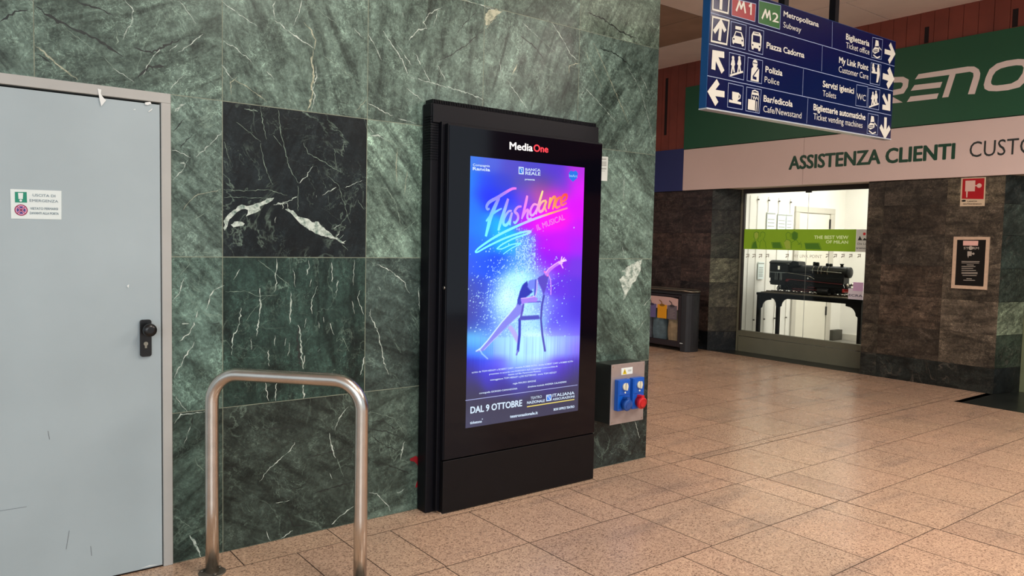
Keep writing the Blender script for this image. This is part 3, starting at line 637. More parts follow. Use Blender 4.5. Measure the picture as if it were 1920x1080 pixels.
# spray of droplets
RN = np.repeat(np.repeat(np.random.rand(NZ//2+1, NX//2+1), 2, 0), 2, 1)[:NZ, :NX]; RN = np.minimum(RN, np.random.rand(*GX.shape)*1.6)
dens = .30*np.exp(-.5*(((PU-965)/38)**2+((PV-565)/50)**2))+.55*((PU > 966+.02*(510-PV)) & (PU < 1004) & (PV > 425) & (PV < 512))*np.clip((PV-425)/40, 0, 1)
dens = dens*(PV < 632); over((RN < dens*.55).astype(float), (185, 230, 255), .8)
RN2 = np.random.rand(*GX.shape); over((RN2 < dens*.35).astype(float), (50, 90, 220), .4)
st = (PV > 628) & (PV < 705); RN3 = np.random.rand(NX)[None, :]*np.ones((NZ, 1)); over(st*(RN3 < .25)*np.exp(-((PV-655)/30.)**2), (90, 110, 240), .28)
def inpoly(pts):
    ins = np.zeros(GX.shape, bool); n_ = len(pts)
    for i in range(n_):
        x1, y1 = pts[i]; x2, y2 = pts[(i+1) % n_]
        if y1 == y2: continue
        ins ^= ((y1 > PV) != (y2 > PV)) & (PU < (x2-x1)*(PV-y1)/(y2-y1)+x1)
    return ins.astype(float)
def soft(m_):
    return (m_*2+np.roll(m_, 1, 0)+np.roll(m_, -1, 0)+np.roll(m_, 1, 1)+np.roll(m_, -1, 1))/6
def seg(pts, wd_):
    out = np.zeros(GX.shape)
    for (x1, y1), (x2, y2) in zip(pts[:-1], pts[1:]):
        l2 = (x2-x1)**2+(y2-y1)**2; t = np.clip(((PU-x1)*(x2-x1)+(PV-y1)*(y2-y1))/l2, 0, 1)
        dd = np.hypot(PU-(x1+t*(x2-x1)), PV-(y1+t*(y2-y1))); out = np.maximum(out, np.clip(wd_/2-dd+.5, 0, 1))
    return out
F = lambda pts: Z(pts, 880, 480, 5.4)
def pg(pts, c, a=1.): over(soft(inpoly(F(pts))), c, a)
def sg(pts, wz, c, a=1.): over(seg(F(pts), wz/5.4), c, a)
# a generic seated dancer with one raised arm and a plain wooden chair
sg([(755, 400), (735, 500), (725, 640), (740, 800), (766, 960)], 20, (72, 72, 175)); sg([(560, 470), (720, 462)], 14, (95, 85, 200))
pg([(385, 722), (420, 700), (450, 730), (490, 800), (502, 900), (480, 880), (430, 790)], (175, 165, 240))
pg([(485, 480), (545, 500), (548, 560), (490, 615), (400, 695), (330, 765), (250, 845), (195, 905), (150, 955), (90, 972), (60, 965), (130, 930), (180, 860), (260, 755), (330, 665), (400, 585), (450, 530)], (128, 128, 228))
sg([(470, 505), (400, 590), (330, 668), (260, 758), (180, 862), (110, 940), (70, 962)], 12, (205, 235, 255), .9); sg([(150, 950), (250, 845), (330, 768)], 5, (225, 215, 255), .7)
sg([(510, 640), (508, 800), (492, 960)], 26, (52, 62, 185)); sg([(548, 490), (535, 560), (518, 640)], 20, (90, 80, 190)); pg([(508, 612), (700, 600), (722, 632), (700, 640), (530, 652)], (74, 78, 185))
sg([(490, 960), (478, 1000)], 16, (110, 110, 210)); pg([(585, 250), (540, 290), (508, 370), (488, 440), (488, 492), (540, 445), (600, 400), (645, 360), (600, 310)], (40, 52, 175))
pg([(600, 250), (650, 235), (692, 235), (695, 330), (672, 400), (655, 400), (650, 330), (620, 348), (590, 310)], (110, 130, 235))
sg([(672, 240), (668, 330), (662, 400)], 13, (70, 70, 190), .8); sg([(686, 245), (684, 340), (672, 400)], 8, (235, 190, 255), .9)
pg([(488, 440), (540, 420), (600, 420), (640, 400), (660, 440), (560, 470), (500, 500)], (60, 66, 190)); pg([(520, 432), (600, 425), (660, 408), (694, 430), (682, 462), (620, 467), (560, 477), (530, 492)], (160, 125, 238)); sg([(525, 430), (600, 422), (660, 408)], 8, (245, 200, 255), .9)
pg([(690, 222), (760, 182), (805, 202), (795, 250), (775, 330), (752, 400), (730, 330), (702, 280)], (86, 70, 190)); sg([(762, 160), (795, 185), (790, 200)], 16, (250, 120, 200))
sg([(780, 182), (812, 140), (860, 100), (918, 66)], 32, (190, 120, 235)); sg([(776, 168), (802, 128), (856, 90), (905, 56)], 6, (255, 200, 245))
for a_ in ((937, 8), (962, 18), (982, 46), (975, 34)): sg([(925, 62), a_], 9, (250, 225, 255))
sg([(925, 75), (948, 122)], 9, (250, 215, 250)); sg([(918, 66), (930, 70)], 34, (225, 180, 250))
sg([(805, 200), (822, 240), (827, 310), (825, 390)], 8, (240, 170, 245), .85)
sg([(100, 940), (130, 990), (185, 1040)], 12, (200, 240, 255), .6)
def lin_np(a):
    a = np.clip(a, 0, 255)/255.; return np.where(a <= .04045, a/12.92, ((a+.055)/1.055)**2.4)
me = bpy.data.meshes.new('screen')
vv = np.stack([GX, np.full_like(GX, SPY), GZ], -1).reshape(-1, 3)
ii = (np.arange(NZ-1)[:, None]*NX+np.arange(NX-1)[None, :]).ravel(); ff = np.stack([ii, ii+1, ii+NX+1, ii+NX], -1)
me.vertices.add(len(vv)); me.vertices.foreach_set('co', vv.ravel()); me.loops.add(ff.size); me.loops.foreach_set('vertex_index', ff.ravel().astype(np.int32))
me.polygons.add(len(ff)); me.polygons.foreach_set('loop_start', (np.arange(len(ff))*4).astype(np.int32)); me.polygons.foreach_set('loop_total', np.full(len(ff), 4, np.int32)); me.update(); me.validate()
at = me.attributes.new('pic', 'FLOAT_COLOR', 'POINT'); rgba = np.ones((len(vv), 4)); rgba[:, :3] = lin_np(IMG).reshape(-1, 3); at.data.foreach_set('color', rgba.ravel())
me.materials.append(M['screen']); scr = bpy.data.objects.new('screen', me); COL.objects.link(scr); scr.parent = tt; scr.matrix_parent_inverse = Matrix.Translation(-tt.location)
scr['label'] = 'lit poster picture in blue and magenta'
Y1 = SPY-.0008; Y2 = SPY-.0014
# title strokes with colour running from cyan through magenta to orange
ttl = MB()
def TS(pts, wz): 
    q_ = [P(u, v, 1, Y1) for u, v in Z(pts, 880, 300, 6)]; 
    # smooth the stroke
    out = []
    for i in range(len(q_)-1):
        p0 = q_[max(i-1, 0)]; p1 = q_[i]; p2 = q_[i+1]; p3 = q_[min(i+2, len(q_)-1)]
        for t in (0, .25, .5, .75):
            out.append(.5*((2*p1)+(-p0+p2)*t+(2*p0-5*p1+4*p2-p3)*t*t+(-p0+3*p1-3*p2+p3)*t**3))
    out.append(q_[-1]); k_ = len(out); ttl.ribbon(out, [wz/6*.0052*(.55+.45*math.sin(math.pi*min(1, (i+1)/k_*1.0)) ) for i in range(k_)], (0, -1, 0))
TS([(530, 320), (480, 325), (400, 370), (320, 420), (230, 470), (195, 520), (205, 555), (228, 545)], 22); TS([(335, 425), (290, 520), (240, 640), (215, 740), (185, 860)], 30); TS([(188, 690), (240, 625), (300, 580), (365, 545)], 16)
TS([(437, 435), (395, 570), (352, 700), (325, 795)], 26); TS([(478, 572), (440, 580), (395, 650), (383, 715), (412, 733), (450, 690), (478, 600), (468, 650), (455, 735)], 20)
TS([(588, 522), (545, 530), (512, 578), (542, 612), (548, 660), (515, 708), (498, 690)], 20); TS([(652, 400), (632, 500), (590, 665)], 22); TS([(600, 640), (640, 570), (662, 570), (652, 640), (672, 668), (700, 650)], 19)
TS([(765, 505), (725, 500), (690, 560), (690, 615), (725, 612), (768, 530)], 19); TS([(826, 345), (795, 450), (762, 560), (750, 612)], 20); TS([(866, 455), (820, 470), (785, 530), (792, 580), (830, 560), (864, 470), (850, 530), (868, 582)], 19)
TS([(912, 420), (905, 480), (890, 550)], 20); TS([(895, 515), (940, 425), (968, 425), (955, 490), (938, 555)], 19); TS([(1032, 415), (992, 440), (966, 500), (985, 535), (1025, 515)], 20); TS([(1040, 475), (1088, 440), (1095, 395), (1060, 400), (1030, 460), (1045, 508), (1095, 480)], 20)
TS([(1105, 540), (900, 605), (700, 675), (500, 760), (300, 860), (120, 980), (65, 1035)], 17); TS([(65, 1035), (95, 1035), (200, 975), (400, 880), (600, 812), (688, 803), (650, 830), (500, 882), (370, 950), (308, 1000)], 14); TS([(308, 1000), (370, 998), (480, 950), (578, 940), (480, 990), (380, 1060)], 9)
tm = ttl.build('title_lettering', M['scrtitle'], scr)
SB = [(900,420,110,235,255),(895,465,120,250,250),(935,400,110,220,255),(960,395,190,150,240),(985,395,235,120,235),(1005,390,245,150,230),(1018,362,255,225,150),(1030,385,255,190,110),(1045,380,255,130,60),(1060,375,255,60,50),(965,355,235,120,235),(935,370,150,130,240),(912,385,130,150,245),(1060,392,250,150,235),(1000,412,190,210,250),(960,430,130,240,255)]
vs_ = np.array([v.co for v in tm.data.vertices]); cols_ = []
for x in vs_:
    u, v = prj(x); wn = np.zeros(3); wd_ = 0
    for (su, sv_, r_, g_, b_) in SB:
        g__ = math.exp(-.5*(((u-su)/11)**2+((v-sv_)/11)**2))+1e-5/(1+(u-su)**2+(v-sv_)**2); wn += g__*np.array([r_, g_, b_]); wd_ += g__
    cols_ += [*lin_np(wn/wd_), 1]
a = tm.data.attributes.new('pic', 'FLOAT_COLOR', 'POINT'); a.data.foreach_set('color', cols_)
im = MB(); textpx(im, 'IL MUSICAL', (1007.5, 432.5), (1059.5, 411.5), 11.5, 1, Y1, bold=.015); im.build('subtitle_lettering', emis('screen_pink', (240, 130, 235), 1), scr)
wt = MB()
def T5(s, p0, p1, cap, bold=.01, mb=None):
    wt = MB(); textpx(wt, s, (870+p0[0]/7.2, 660+p0[1]/7.2), (870+p1[0]/7.2, 660+p1[1]/7.2), cap/7.2, 1, Y1, bold=bold); wt.build('poster_lettering', M['scrwhite'], scr)
T5('DAL 9 OTTOBRE', (85, 830), (785, 728), 92, .035); T5('TEATRO', (900, 642), (1050, 618), 38, .0); T5('NAZIONALE', (850, 702), (1090, 672), 36, .03); T5('ITALIANA', (1195, 606), (1490, 570), 42, .03); T5('ASSICURAZIONI', (1195, 655), (1490, 612), 30, .03)
T5('BOX OFFICE TEATRO', (1210, 792), (1490, 750), 32, .04); T5('teatronazionale.it', (620, 890), (995, 836), 40, .04); T5('ticketone', (80, 975), (240, 952), 38, .03); T5('*', (240, 925), (255, 922), 26, .03)
T5('scritto da TOM HEDLEY e ROBERT CARY - musiche ROBBIE ROTH - liriche ROBERT CARY e ROBBIE ROTH', (105, 288), (1470, 135), 24, .012)
T5('presentato in accordo con NORDISKA ApS, Copenhagen www.nordiska.dk', (340, 310), (1265, 200), 22, .01); T5('basato sul film Paramount Pictures', (598, 316), (1035, 265), 22, .01)
T5('sceneggiatura TOM HEDLEY e JOE ESZTERHAS - storia TOM HEDLEY', (355, 388), (1250, 283), 24, .012); T5('regia MAURO SIMONE', (660, 438), (970, 400), 24, .02); T5('coreografia GIORGIO CAMANDONA', (205, 568), (720, 503), 24, .02)
T5('direzione musicale ANDREA CALANDRINI', (860, 482), (1380, 412), 24, .02)
def T3(s, p0, p1, cap, bold=.02):
    wt = MB(); textpx(wt, s, (880+p0[0]/6, 300+p0[1]/6), (880+p1[0]/6, 300+p1[1]/6), cap/6, 1, Y1, bold=bold); wt.build('poster_lettering', M['scrwhite'], scr)
T3('Compagnia', (40, 66), (230, 80), 28); T3('Rancia', (38, 112), (233, 127), 36, .05); T3('BANCA', (630, 120), (800, 128), 30, .03); T3('REALE', (630, 165), (800, 174), 38, .03); T3('presenta', (625, 225), (737, 231), 20, .04)
def quadpx(mb, pts, ax, val, mi=0): mb.face([P(u, v, ax, val) for u, v in pts], mi)
for (o_, s_, pts) in (((880, 300), 6, [(555, 75), (612, 80), (612, 163), (555, 158)]), ((870, 660), 7.2, [(1110, 580), (1182, 570), (1182, 655), (1110, 666)])):
    lg = MB(); quadpx(lg, Z(pts, *o_, s_), 1, Y1, 0); c_ = [sum(p[i] for p in pts)/4 for i in (0, 1)]
    quadpx(lg, Z([(c_[0]+(x-c_[0])*.72, c_[1]+(y-c_[1])*.72) for x, y in pts], *o_, s_), 1, Y2, 1)
    lg.ribbon([P(u, v, 1, Y2-.0004) for u, v in Z([(pts[0][0]+10, pts[0][1]+20), (c_[0]+8, c_[1]-14), (c_[0], c_[1]+4), (pts[2][0]-6, pts[2][1]-12)], *o_, s_)], .0035, (0, -1, 0), 0)
    lg.build('bank_emblem', [M['scrwhite'], M['scrblue']], scr)
ln = MB(); ln.ribbon([P(870+20/7.2, 660+655/7.2, 1, Y1), P(870+1532/7.2, 660+445/7.2, 1, Y1)], .0035, (0, -1, 0)); ln.build('divider_line', M['scrline'], scr)
ln = MB(); ln.ribbon([P(870+850/7.2, 660+740/7.2, 1, Y1), P(870+1490/7.2, 660+640/7.2, 1, Y1)], .006, (0, -1, 0)); ln.build('yellow_underline', M['scryellow'], scr)
ht = MB(); hc = Z([(1165, 245), (1125, 205), (1118, 150), (1140, 118), (1170, 130), (1200, 118), (1222, 150), (1212, 205)], 880, 300, 6); quadpx(ht, hc, 1, Y1); ht.build('heart_badge', M['scrblue'], scr)
ht = MB(); textpx(ht, 'beArt', (880+1122/6, 300+188/6), (880+1215/6, 300+196/6), 5, 1, Y2, bold=.02); ht.build('badge_lettering', M['scrsky'], scr)
lo = MB(); textpx(lo, 'Media', (955.3, 279.6), (999, 283.6), 14.2, 1, Y1, bold=.035); lo.build('maker_lettering', M['logow'], tt)
lo = MB(); textpx(lo, 'One', (1000.3, 283.7), (1028, 286), 13.6, 1, Y1, bold=.035); lo.build('maker_lettering', M['logor'], tt, label='red part of the maker lettering')

# ---------------------------------------------------------------- notice on the wall beside the display
M['inklight'] = mk('grey_ink', (165, 168, 162), .6, var=0)
nt_ = thing('paper_notice', tuple(P(1131, 339, 1, -.001)), 'narrow white paper notice stuck on the marble just right of the black display', 'notice')
MB().prism([P(u, v, 1, -.002) for u, v in ((1125, 293), (1140.3, 294), (1138.6, 339.5), (1123.8, 338.6))], (0, .001, 0)).build('sheet', mk('paper', (214, 220, 214), .6, var=.03), nt_)
q = MB()
for k_, (v0, v1, u0, u1) in enumerate(((297, 299.5, 1127.5, 1136.5), (303, 305, 1127, 1137), (306, 308, 1127, 1137), (309, 311, 1127, 1137), (315, 317.5, 1126.5, 1136.8), (320, 321, 1127, 1134.5))):
    quadpx(q, [(u0, v0), (u1, v0+.3), (u1, v1+.3), (u0, v1)], 1, -.0026)
q.build('print_lines', M['inklight'], nt_)

# ---------------------------------------------------------------- power outlet box
M['inox'] = mk('inox_plate', (176, 164, 160), .42, metal=.5, var=.06, scale=20)
M['inoxdark'] = mk('inox_side', (96, 98, 96), .35, metal=.85, var=.1)
M['sockblue'] = mk('socket_blue', (10, 88, 190), .35, var=.04)
M['sockblue2'] = mk('socket_blue_cap', (24, 78, 160), .3, var=.05)
M['sockred'] = mk('socket_red', (204, 28, 36), .3, var=.04)
M['knobwhite'] = mk('knob_cream', (222, 218, 196), .4, var=.03)
M['yellow'] = mk('warning_yellow', (226, 200, 40), .5, var=0)
pb = thing('power_outlet_box', (3.67, -.075, .33), 'steel wall box with one blue and one red industrial socket, right of the display', 'power outlet box')
YP = -.150
MB().box(3.517, 3.822, YP+.003, 0, .327, .717).build('box_body', M['inoxdark'], pb, bevel=.003)
MB().box(3.515, 3.826, YP-.001, YP+.003, .325, .719).build('front_plate', M['inox'], pb, bevel=.001)
for x_ in (3.530, 3.811):
    for z_ in (.340, .704): MB().tube([(x_, YP-.001, z_), (x_, YP-.004, z_)], .004, 10).build('screw_head', M['steel'], pb)
wl_ = MB(); Wp = Z([(325, 220), (477, 200), (475, 290), (325, 312)], 1120, 660, 7.2); wl_.prism([P(u, v, 1, YP-.002) for u, v in Wp], (0, .001, 0))
wlb = wl_.build('warning_label', M['labelwhite'], pb)
q = MB(); quadpx(q, Z([(372, 225), (398, 298), (340, 302)], 1120, 660, 7.2), 1, YP-.0026); q.build('warning_triangle', M['yellow'], wlb)
q = MB(); q.ribbon([P(u, v, 1, YP-.0032) for u, v in Z([(374, 245), (364, 268), (376, 268), (368, 292)], 1120, 660, 7.2)], .0025, (0, -1, 0)); q.build('lightning_mark', M['blackplastic'], wlb)
q = MB(); 
for k_ in range(2): q.ribbon([P(u, v, 1, YP-.0026) for u, v in Z([(415, 245+14*k_), (460, 238+14*k_)], 1120, 660, 7.2)], .004, (0, -1, 0))
q.build('label_print', M['inklight'], wlb)
def sock(x0, x1, z0, z1, capm, label):
    a = P(x0, 0, 1, 0)
for (u0, vt0, u1, vt1, vb0, vb1, capm, capname) in ((232, 372, 425, 350, 788, 765, M['sockblue2'], 'blue'), (432, 345, 612, 325, 760, 738, M['sockred'], 'red')):
    A_ = P(1120+u0/7.2, 660+vt0/7.2, 1, YP-.0); Bq = P(1120+u1/7.2, 660+vt1/7.2, 1, YP-.02); Cq = P(1120+u0/7.2, 660+vb0/7.2, 1, YP)
    xa, xb, zt, zb = A_.x, Bq.x, A_.z, Cq.z; xm = (xa+xb)/2; yo = YP-.045; zm = zb+(zt-zb)*.47
    s1 = MB(); s1.prism([(xa, YP-.001, zb), (xb, YP-.001, zb), (xb, YP-.001, zt), (xa, YP-.001, zt)], (0, -.036, 0))
    body = s1.build('socket_housing', M['sockblue'], pb, bevel=.004)
    s2 = MB(); s2.box(xa+.006, xb-.006, yo+.004, YP-.03, zm+.006, zt-.006); s2.build('switch_cover', M['sockblue'], body, bevel=.004)
    kz = zm+(zt-zm)*.58; s3 = MB(); s3.tube([(xm, yo+.004, kz), (xm, yo-.006, kz), (xm, yo-.008, kz)], [.024, .024, .021], 24); s3.box(xm-.006, xm+.006, yo-.018, yo-.006, kz-.021, kz+.024)
    s3.build('rotary_switch', M['knobwhite'], body)
    s5 = MB(); s5.tube([(xm+.002, yo+.004, kz-.038), (xm+.002, yo, kz-.038)], .006, 12); s5.build('indicator_dot', M['labelwhite'], body)
    sz = zb+(zm-zb)*.45; ax_ = Vector((0, -1, -.18)).normalized(); c0 = Vector((xm, YP-.03, sz+.006))
    s4 = MB(); s4.tube([c0, c0+ax_*.028, c0+ax_*.030, c0+ax_*.046, c0+ax_*.050, c0+ax_*.050], [.033, .033, .039, .039, .035, .026], 28)
    s4.tube([c0+ax_*.050, c0+ax_*.052], .022, 20); s4.box(xm-.013, xm+.013, YP-.078, YP-.034, sz+.036, sz+.05)
    s4.build('socket_cap', capm, body, label='%s hinged socket cap' % capname)

# ---------------------------------------------------------------- back wall
XB = 8.92
M['planks'] = mk('red_wood_planks', (124, 58, 44), .55, var=.16, scale=3)
M['gapwood'] = mk('plank_gap', (26, 12, 12), .9, var=0)
bw = MB(); ba = []
def bslab(pts, d_, t, mi=0):
    n_ = len(bw.f); bw.prism(pts, d_, mi); ba.extend([(lin(t), (random.random()*40, random.random()*40, random.random()*40))]*(len(bw.f)-n_))
def bquad(x, ya, yb, z0, z1, t, g=.001):   # slab on the plane x
    bslab([(x, ya-g, z0+g), (x, yb+g, z0+g), (x, yb+g, z1-g), (x, ya-g, z1-g)], (.03, 0, 0), t)
BR = [(66, 58, 49), (78, 69, 58), (58, 50, 42), (72, 64, 53), (88, 78, 66), (62, 55, 47)]
zr = [0, .27, .62, .97, 1.32, 1.67, 2.0, 2.30]
PL = [(34, 37, 34), (30, 34, 32)]
for j in range(7):
    for i, (a_, b_) in enumerate(((7.0, 6.1), (6.1, 5.2), (5.2, 4.5), (4.5, 3.84), (3.84, 3.315))):
        bquad(XB, a_, b_, zr[j], zr[j+1], (14, 16, 18) if j == 0 else random.choice([(58, 45, 41), (66, 51, 45), (54, 43, 40)]))
    for i, (a_, b_) in enumerate(((1.055, .86), (.86, .17), (.17, -.395))):
        t = PL[i % 2] if j == 0 else (BR[(i*5+j*3) % 6])
        if i == 2 and j == 6: t = (98, 88, 72)
        if i == 1 and j in (2, 3): t = (72, 60, 50)
        bquad(XB, a_, b_, zr[j], zr[j+1], t)
    # splayed reveals beside the window and beside the doorway
    t = [(18, 21, 22), (62, 58, 46), (74, 72, 58), (96, 96, 78), (60, 62, 52), (56, 56, 50), (48, 50, 46)][j]
    bslab([(XB+.002, 3.313, zr[j]+.002), (9.30, 3.088, zr[j]+.002), (9.30, 3.088, zr[j+1]-.002), (XB+.002, 3.313, zr[j+1]-.002)], (.0, .03, 0), t)
    t = [(22, 26, 26), (52, 62, 50), (112, 122, 100), (50, 58, 50), (50, 60, 54), (54, 62, 56), (44, 50, 48)][j]
    bslab([(XB+.002, -.397, zr[j]+.002), (9.36, -.485, zr[j]+.002), (9.36, -.485, zr[j+1]-.002), (XB+.002, -.397, zr[j+1]-.002)], (0, .03, 0), t)
n_ = len(bw.f)
# core
def core(poly, z0, z1): bw.prism([(x, y, z0) for x, y in poly], (0, 0, z1-z0), 1)
core([(XB+.004, 7.0), (XB+.004, 3.318), (9.30, 3.094), (9.34, 7.0)], 0, 2.30)
core([(XB+.004, 1.051), (9.26, 1.051), (9.36, -.480), (XB+.004, -.391)], 0, 2.30)
bw.box(XB+.012, 9.34, -9.0, 7.0, 2.30, 4.13, 1)
# vertical wood planks above
y_ = 7.0; k_ = 0
while y_ > -9.0:
    wd_ = .150; bw.box(XB-.006-(k_ % 3)*.0008, XB+.012, y_-wd_+.005, y_, 2.90, 4.20, 2); y_ -= wd_; k_ += 1
# dark service slots in the planks
for (y0, y1, z0, z1) in ((4.245, 4.20, 3.13, 3.97), (.50, .455, 3.79, 3.965), (-.37, -.42, 3.79, 3.97)): bw.box(XB-.0105, XB-.004, y0, y1, z0, z1, 1)
ba.extend([((.1, .1, .1), (0, 0, 0))]*(len(bw.f)-n_))
BW = bw.build('wall_back', [M['stone'], M['gapwood'], M['planks']], kind='structure'); face_attr(BW, ba)
# wall of the corridor end and hall right side
ew = MB(); ew.box(XE, 9.34, 7.0, 7.15, 0, 4.13); ew.build('wall_corridor_end', mk('corridor_plaster', (96, 78, 70), .8, var=.1), kind='structure')

# painted panels
M['panblue'] = mk('blue_panel', (42, 50, 104), .55, var=.05, scale=2)
M['pangreen'] = mk('green_board', (28, 84, 56), .5, var=.04, scale=1.5)
M['panwhite'] = mk('white_fascia', (224, 200, 192), .5, var=.03, scale=1.5)
M['txtgreen'] = mk('letter_dark_green', (16, 68, 48), .5, var=0); M['txtdark'] = mk('letter_dark', (40, 46, 44), .5, var=0); M['txtwhite'] = mk('letter_white', (232, 214, 206), .5, var=0)
bp = MB().box(XB-.03, XB-.012, 3.838, 6.9, 2.287, 2.898).build('blue_panel', M['panblue']); tag(bp, 'plain blue wall panel above the brown stone, left of the pale fascia', 'wall panel')
gb = thing('green_signboard', (XB, 1.5, 2.89), 'large green station operator board with white lettering mounted on the red planks above the fascia', 'signboard')
MB().box(XB-.045, XB-.012, -4.5, 3.832, 2.885, 3.775).build('board', M['pangreen'], gb, bevel=.003)
XG = XB-.0465
gt = MB()
def GB(pts, mi=0): quadpx(gt, Z(pts, 1600, 0, 3.272), 0, XG, mi)
GB([(378, 487), (400, 455), (700, 408), (742, 408), (770, 425), (779, 450), (775, 480), (745, 577), (703, 578), (737, 468), (736, 448), (715, 440), (628, 453), (583, 595), (545, 599), (590, 459)])
GB([(352, 557), (375, 522), (546, 502), (533, 537)]); GB([(328, 626), (350, 592), (524, 572), (512, 605)])
gt.ribbon([P(u, v, 0, XG) for u, v in Z([(150, 502), (240, 490), (300, 488), (322, 500), (318, 530), (300, 558), (250, 568), (130, 585)], 1600, 0, 3.272)], .062, (-1, 0, 0))
GB([(165, 592), (215, 580), (303, 628), (243, 634)])
oo = [(800, 520), (812, 475), (835, 425), (880, 390), (940, 372), (1010, 362), (1065, 364), (1092, 385), (1090, 430), (1066, 490), (1020, 535), (950, 553), (880, 560), (830, 558), (805, 545)]
oi = [(845, 500), (855, 465), (875, 437), (905, 420), (950, 408), (1000, 400), (1035, 402), (1045, 415), (1038, 450), (1010, 490), (970, 512), (920, 520), (880, 524), (855, 522), (846, 513)]
for k_ in range(15):
    a_, b_ = k_, (k_+1) % 15; GB([oo[a_], oo[b_], oi[b_], oi[a_]])
gt.build('operator_lettering', M['txtwhite'], gb)
wf = thing('white_fascia', (XB, 1.5, 2.29), 'long pale fascia board over the shop window with dark green customer assistance lettering', 'signboard')
MB().box(XB-.035, XB-.012, -4.5, 1.9, 2.288, 2.878).build('fascia_panel', M['panwhite'], wf, bevel=.002)
MB().box(XB-.035, XB-.012, 1.904, 3.832, 2.288, 2.878).build('fascia_panel', M['panwhite'], wf, bevel=.002)
XW = XB-.0365
q = MB(); text(q, 'ASSISTENZA CLIENTI', (XW, 2.105, 2.492), (XW, .098, 2.490), .172, (-1, 0, 0), bold=.04); q.build('bold_lettering', M['txtgreen'], wf)
q = MB(); text(q, 'CUSTOMER', (XW, -.045, 2.492), (XW, -1.03, 2.492), .172, (-1, 0, 0), bold=-.012); q.build('thin_lettering', M['txtdark'], wf)

# soffit over the window recess and doorway
sf = MB(); sf.box(XB+.03, 9.40, -9.0, 3.12, 2.296, 2.31); sf.build('trim_1', mk('soffit_cream', (190, 172, 156), .7, var=.05), kind='structure')

# ---------------------------------------------------------------- shop window
M['sill'] = mk('sill_grey_green', (108, 108, 90), .45, var=.08, scale=4)
M['bronze'] = mk('dark_bronze_frame', (44, 36, 32), .45, var=.05)
gm = bpy.data.materials.new('window_glass'); gm.use_nodes = True; nt2 = gm.node_tree; nt2.nodes.clear()
o_ = nt2.nodes.new('ShaderNodeOutputMaterial'); mx = nt2.nodes.new('ShaderNodeMixShader'); tr = nt2.nodes.new('ShaderNodeBsdfTransparent'); gs = nt2.nodes.new('ShaderNodeBsdfGlossy'); fz = nt2.nodes.new('ShaderNodeFresnel')
tr.inputs[0].default_value = (.95, .97, .95, 1); gs.inputs['Roughness'].default_value = .02; fz.inputs['IOR'].default_value = 1.18
nt2.links.new(fz.outputs[0], mx.inputs[0]); nt2.links.new(tr.outputs[0], mx.inputs[1]); nt2.links.new(gs.outputs[0], mx.inputs[2]); nt2.links.new(mx.outputs[0], o_.inputs[0])
M['glass'] = gm
wn = thing('window_1', (9.28, 2.0, 0), None, None, kind='structure')
s_ = MB(); s_.box(9.27, 9.34, 1.06, 3.055, 0.0, .215); s_.box(9.275, 9.34, 1.06, 3.055, .222, .300); s_.box(9.27, 9.34, 3.045, 3.085, 0, 2.30)
s_.build('sill_panel', M['sill'], wn, bevel=.002)
s_ = MB(); s_.box(9.26, 9.32, 1.06, 3.045, 2.235, 2.297); s_.box(9.265, 9.30, 3.02, 3.045, .30, 2.24); s_.box(9.255, 9.28, 2.0, 2.08, 2.215, 2.24); s_.build('window_frame', M['bronze'], wn)
for (a_, b_) in ((3.02, 2.049), (2.045, 1.06)): MB().box(9.283, 9.291, b_, a_, .30, 2.235).build('glass_pane', M['glass'], wn)
jt = MB(); jt.box(9.2815, 9.2925, 2.0455, 2.0485, .30, 2.235); jt.build('glass_joint', mk('grey_silicone', (130, 132, 124), .6, var=0), wn)
# green advertising strip on the glass
M['film'] = mk('green_film', (124, 160, 22), .5, var=.05, emit=.28); M['filmgrey'] = mk('grey_film', (190, 186, 172), .5, var=.03, emit=.3)  # faint glow put into the film colours; the film is no lamp
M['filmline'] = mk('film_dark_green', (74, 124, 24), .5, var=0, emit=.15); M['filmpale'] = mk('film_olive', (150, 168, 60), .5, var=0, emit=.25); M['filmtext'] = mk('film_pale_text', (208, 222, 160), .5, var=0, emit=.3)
fs = thing('green_film_banner', (9.281, 2.0, 1.455), 'green printed strip across the shop window with outlined people and pale slogan', 'banner')
XF = 9.2805
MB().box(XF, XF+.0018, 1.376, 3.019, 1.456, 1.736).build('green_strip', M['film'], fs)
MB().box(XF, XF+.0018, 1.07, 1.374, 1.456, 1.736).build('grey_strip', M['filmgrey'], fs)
q = MB()
def FZ(pts): return [P(u, v, 0, XF-.001) for u, v in Z(pts, 1385, 340, 7.68)]
def fl_(pts, wd_=.006, mi=0): q.ribbon(FZ(pts), wd_, (-1, 0, 0), mi)
for pts in ([(180, 965), (195, 890), (240, 840), (215, 800), (220, 745), (255, 725), (290, 740), (292, 800), (270, 850), (300, 880)], [(310, 800), (315, 745), (345, 725), (380, 745), (375, 800), (350, 830), (385, 880), (395, 965)], [(300, 960), (310, 880), (330, 840)],
            [(690, 830), (680, 760), (710, 730), (745, 750), (740, 800)], [(660, 870), (690, 835), (740, 850), (755, 880)], [(760, 830), (755, 760), (800, 720), (850, 745), (850, 810), (830, 840)], [(755, 970), (760, 880), (830, 840), (870, 900), (900, 870)],
            [(470, 880), (600, 880), (640, 970)], [(470, 880), (490, 965)], [(940, 890), (1160, 890), (1195, 985)], [(1050, 895), (1075, 980)], [(850, 910), (905, 900), (900, 960)]): fl_(pts)
q.face([Vector((XF-.0006, p.y, p.z)) for p in FZ([(480, 885), (595, 885), (625, 965), (495, 962)])], 0); q.face([Vector((XF-.0006, p.y, p.z)) for p in FZ([(950, 895), (1150, 895), (1185, 982), (965, 975)])], 0)
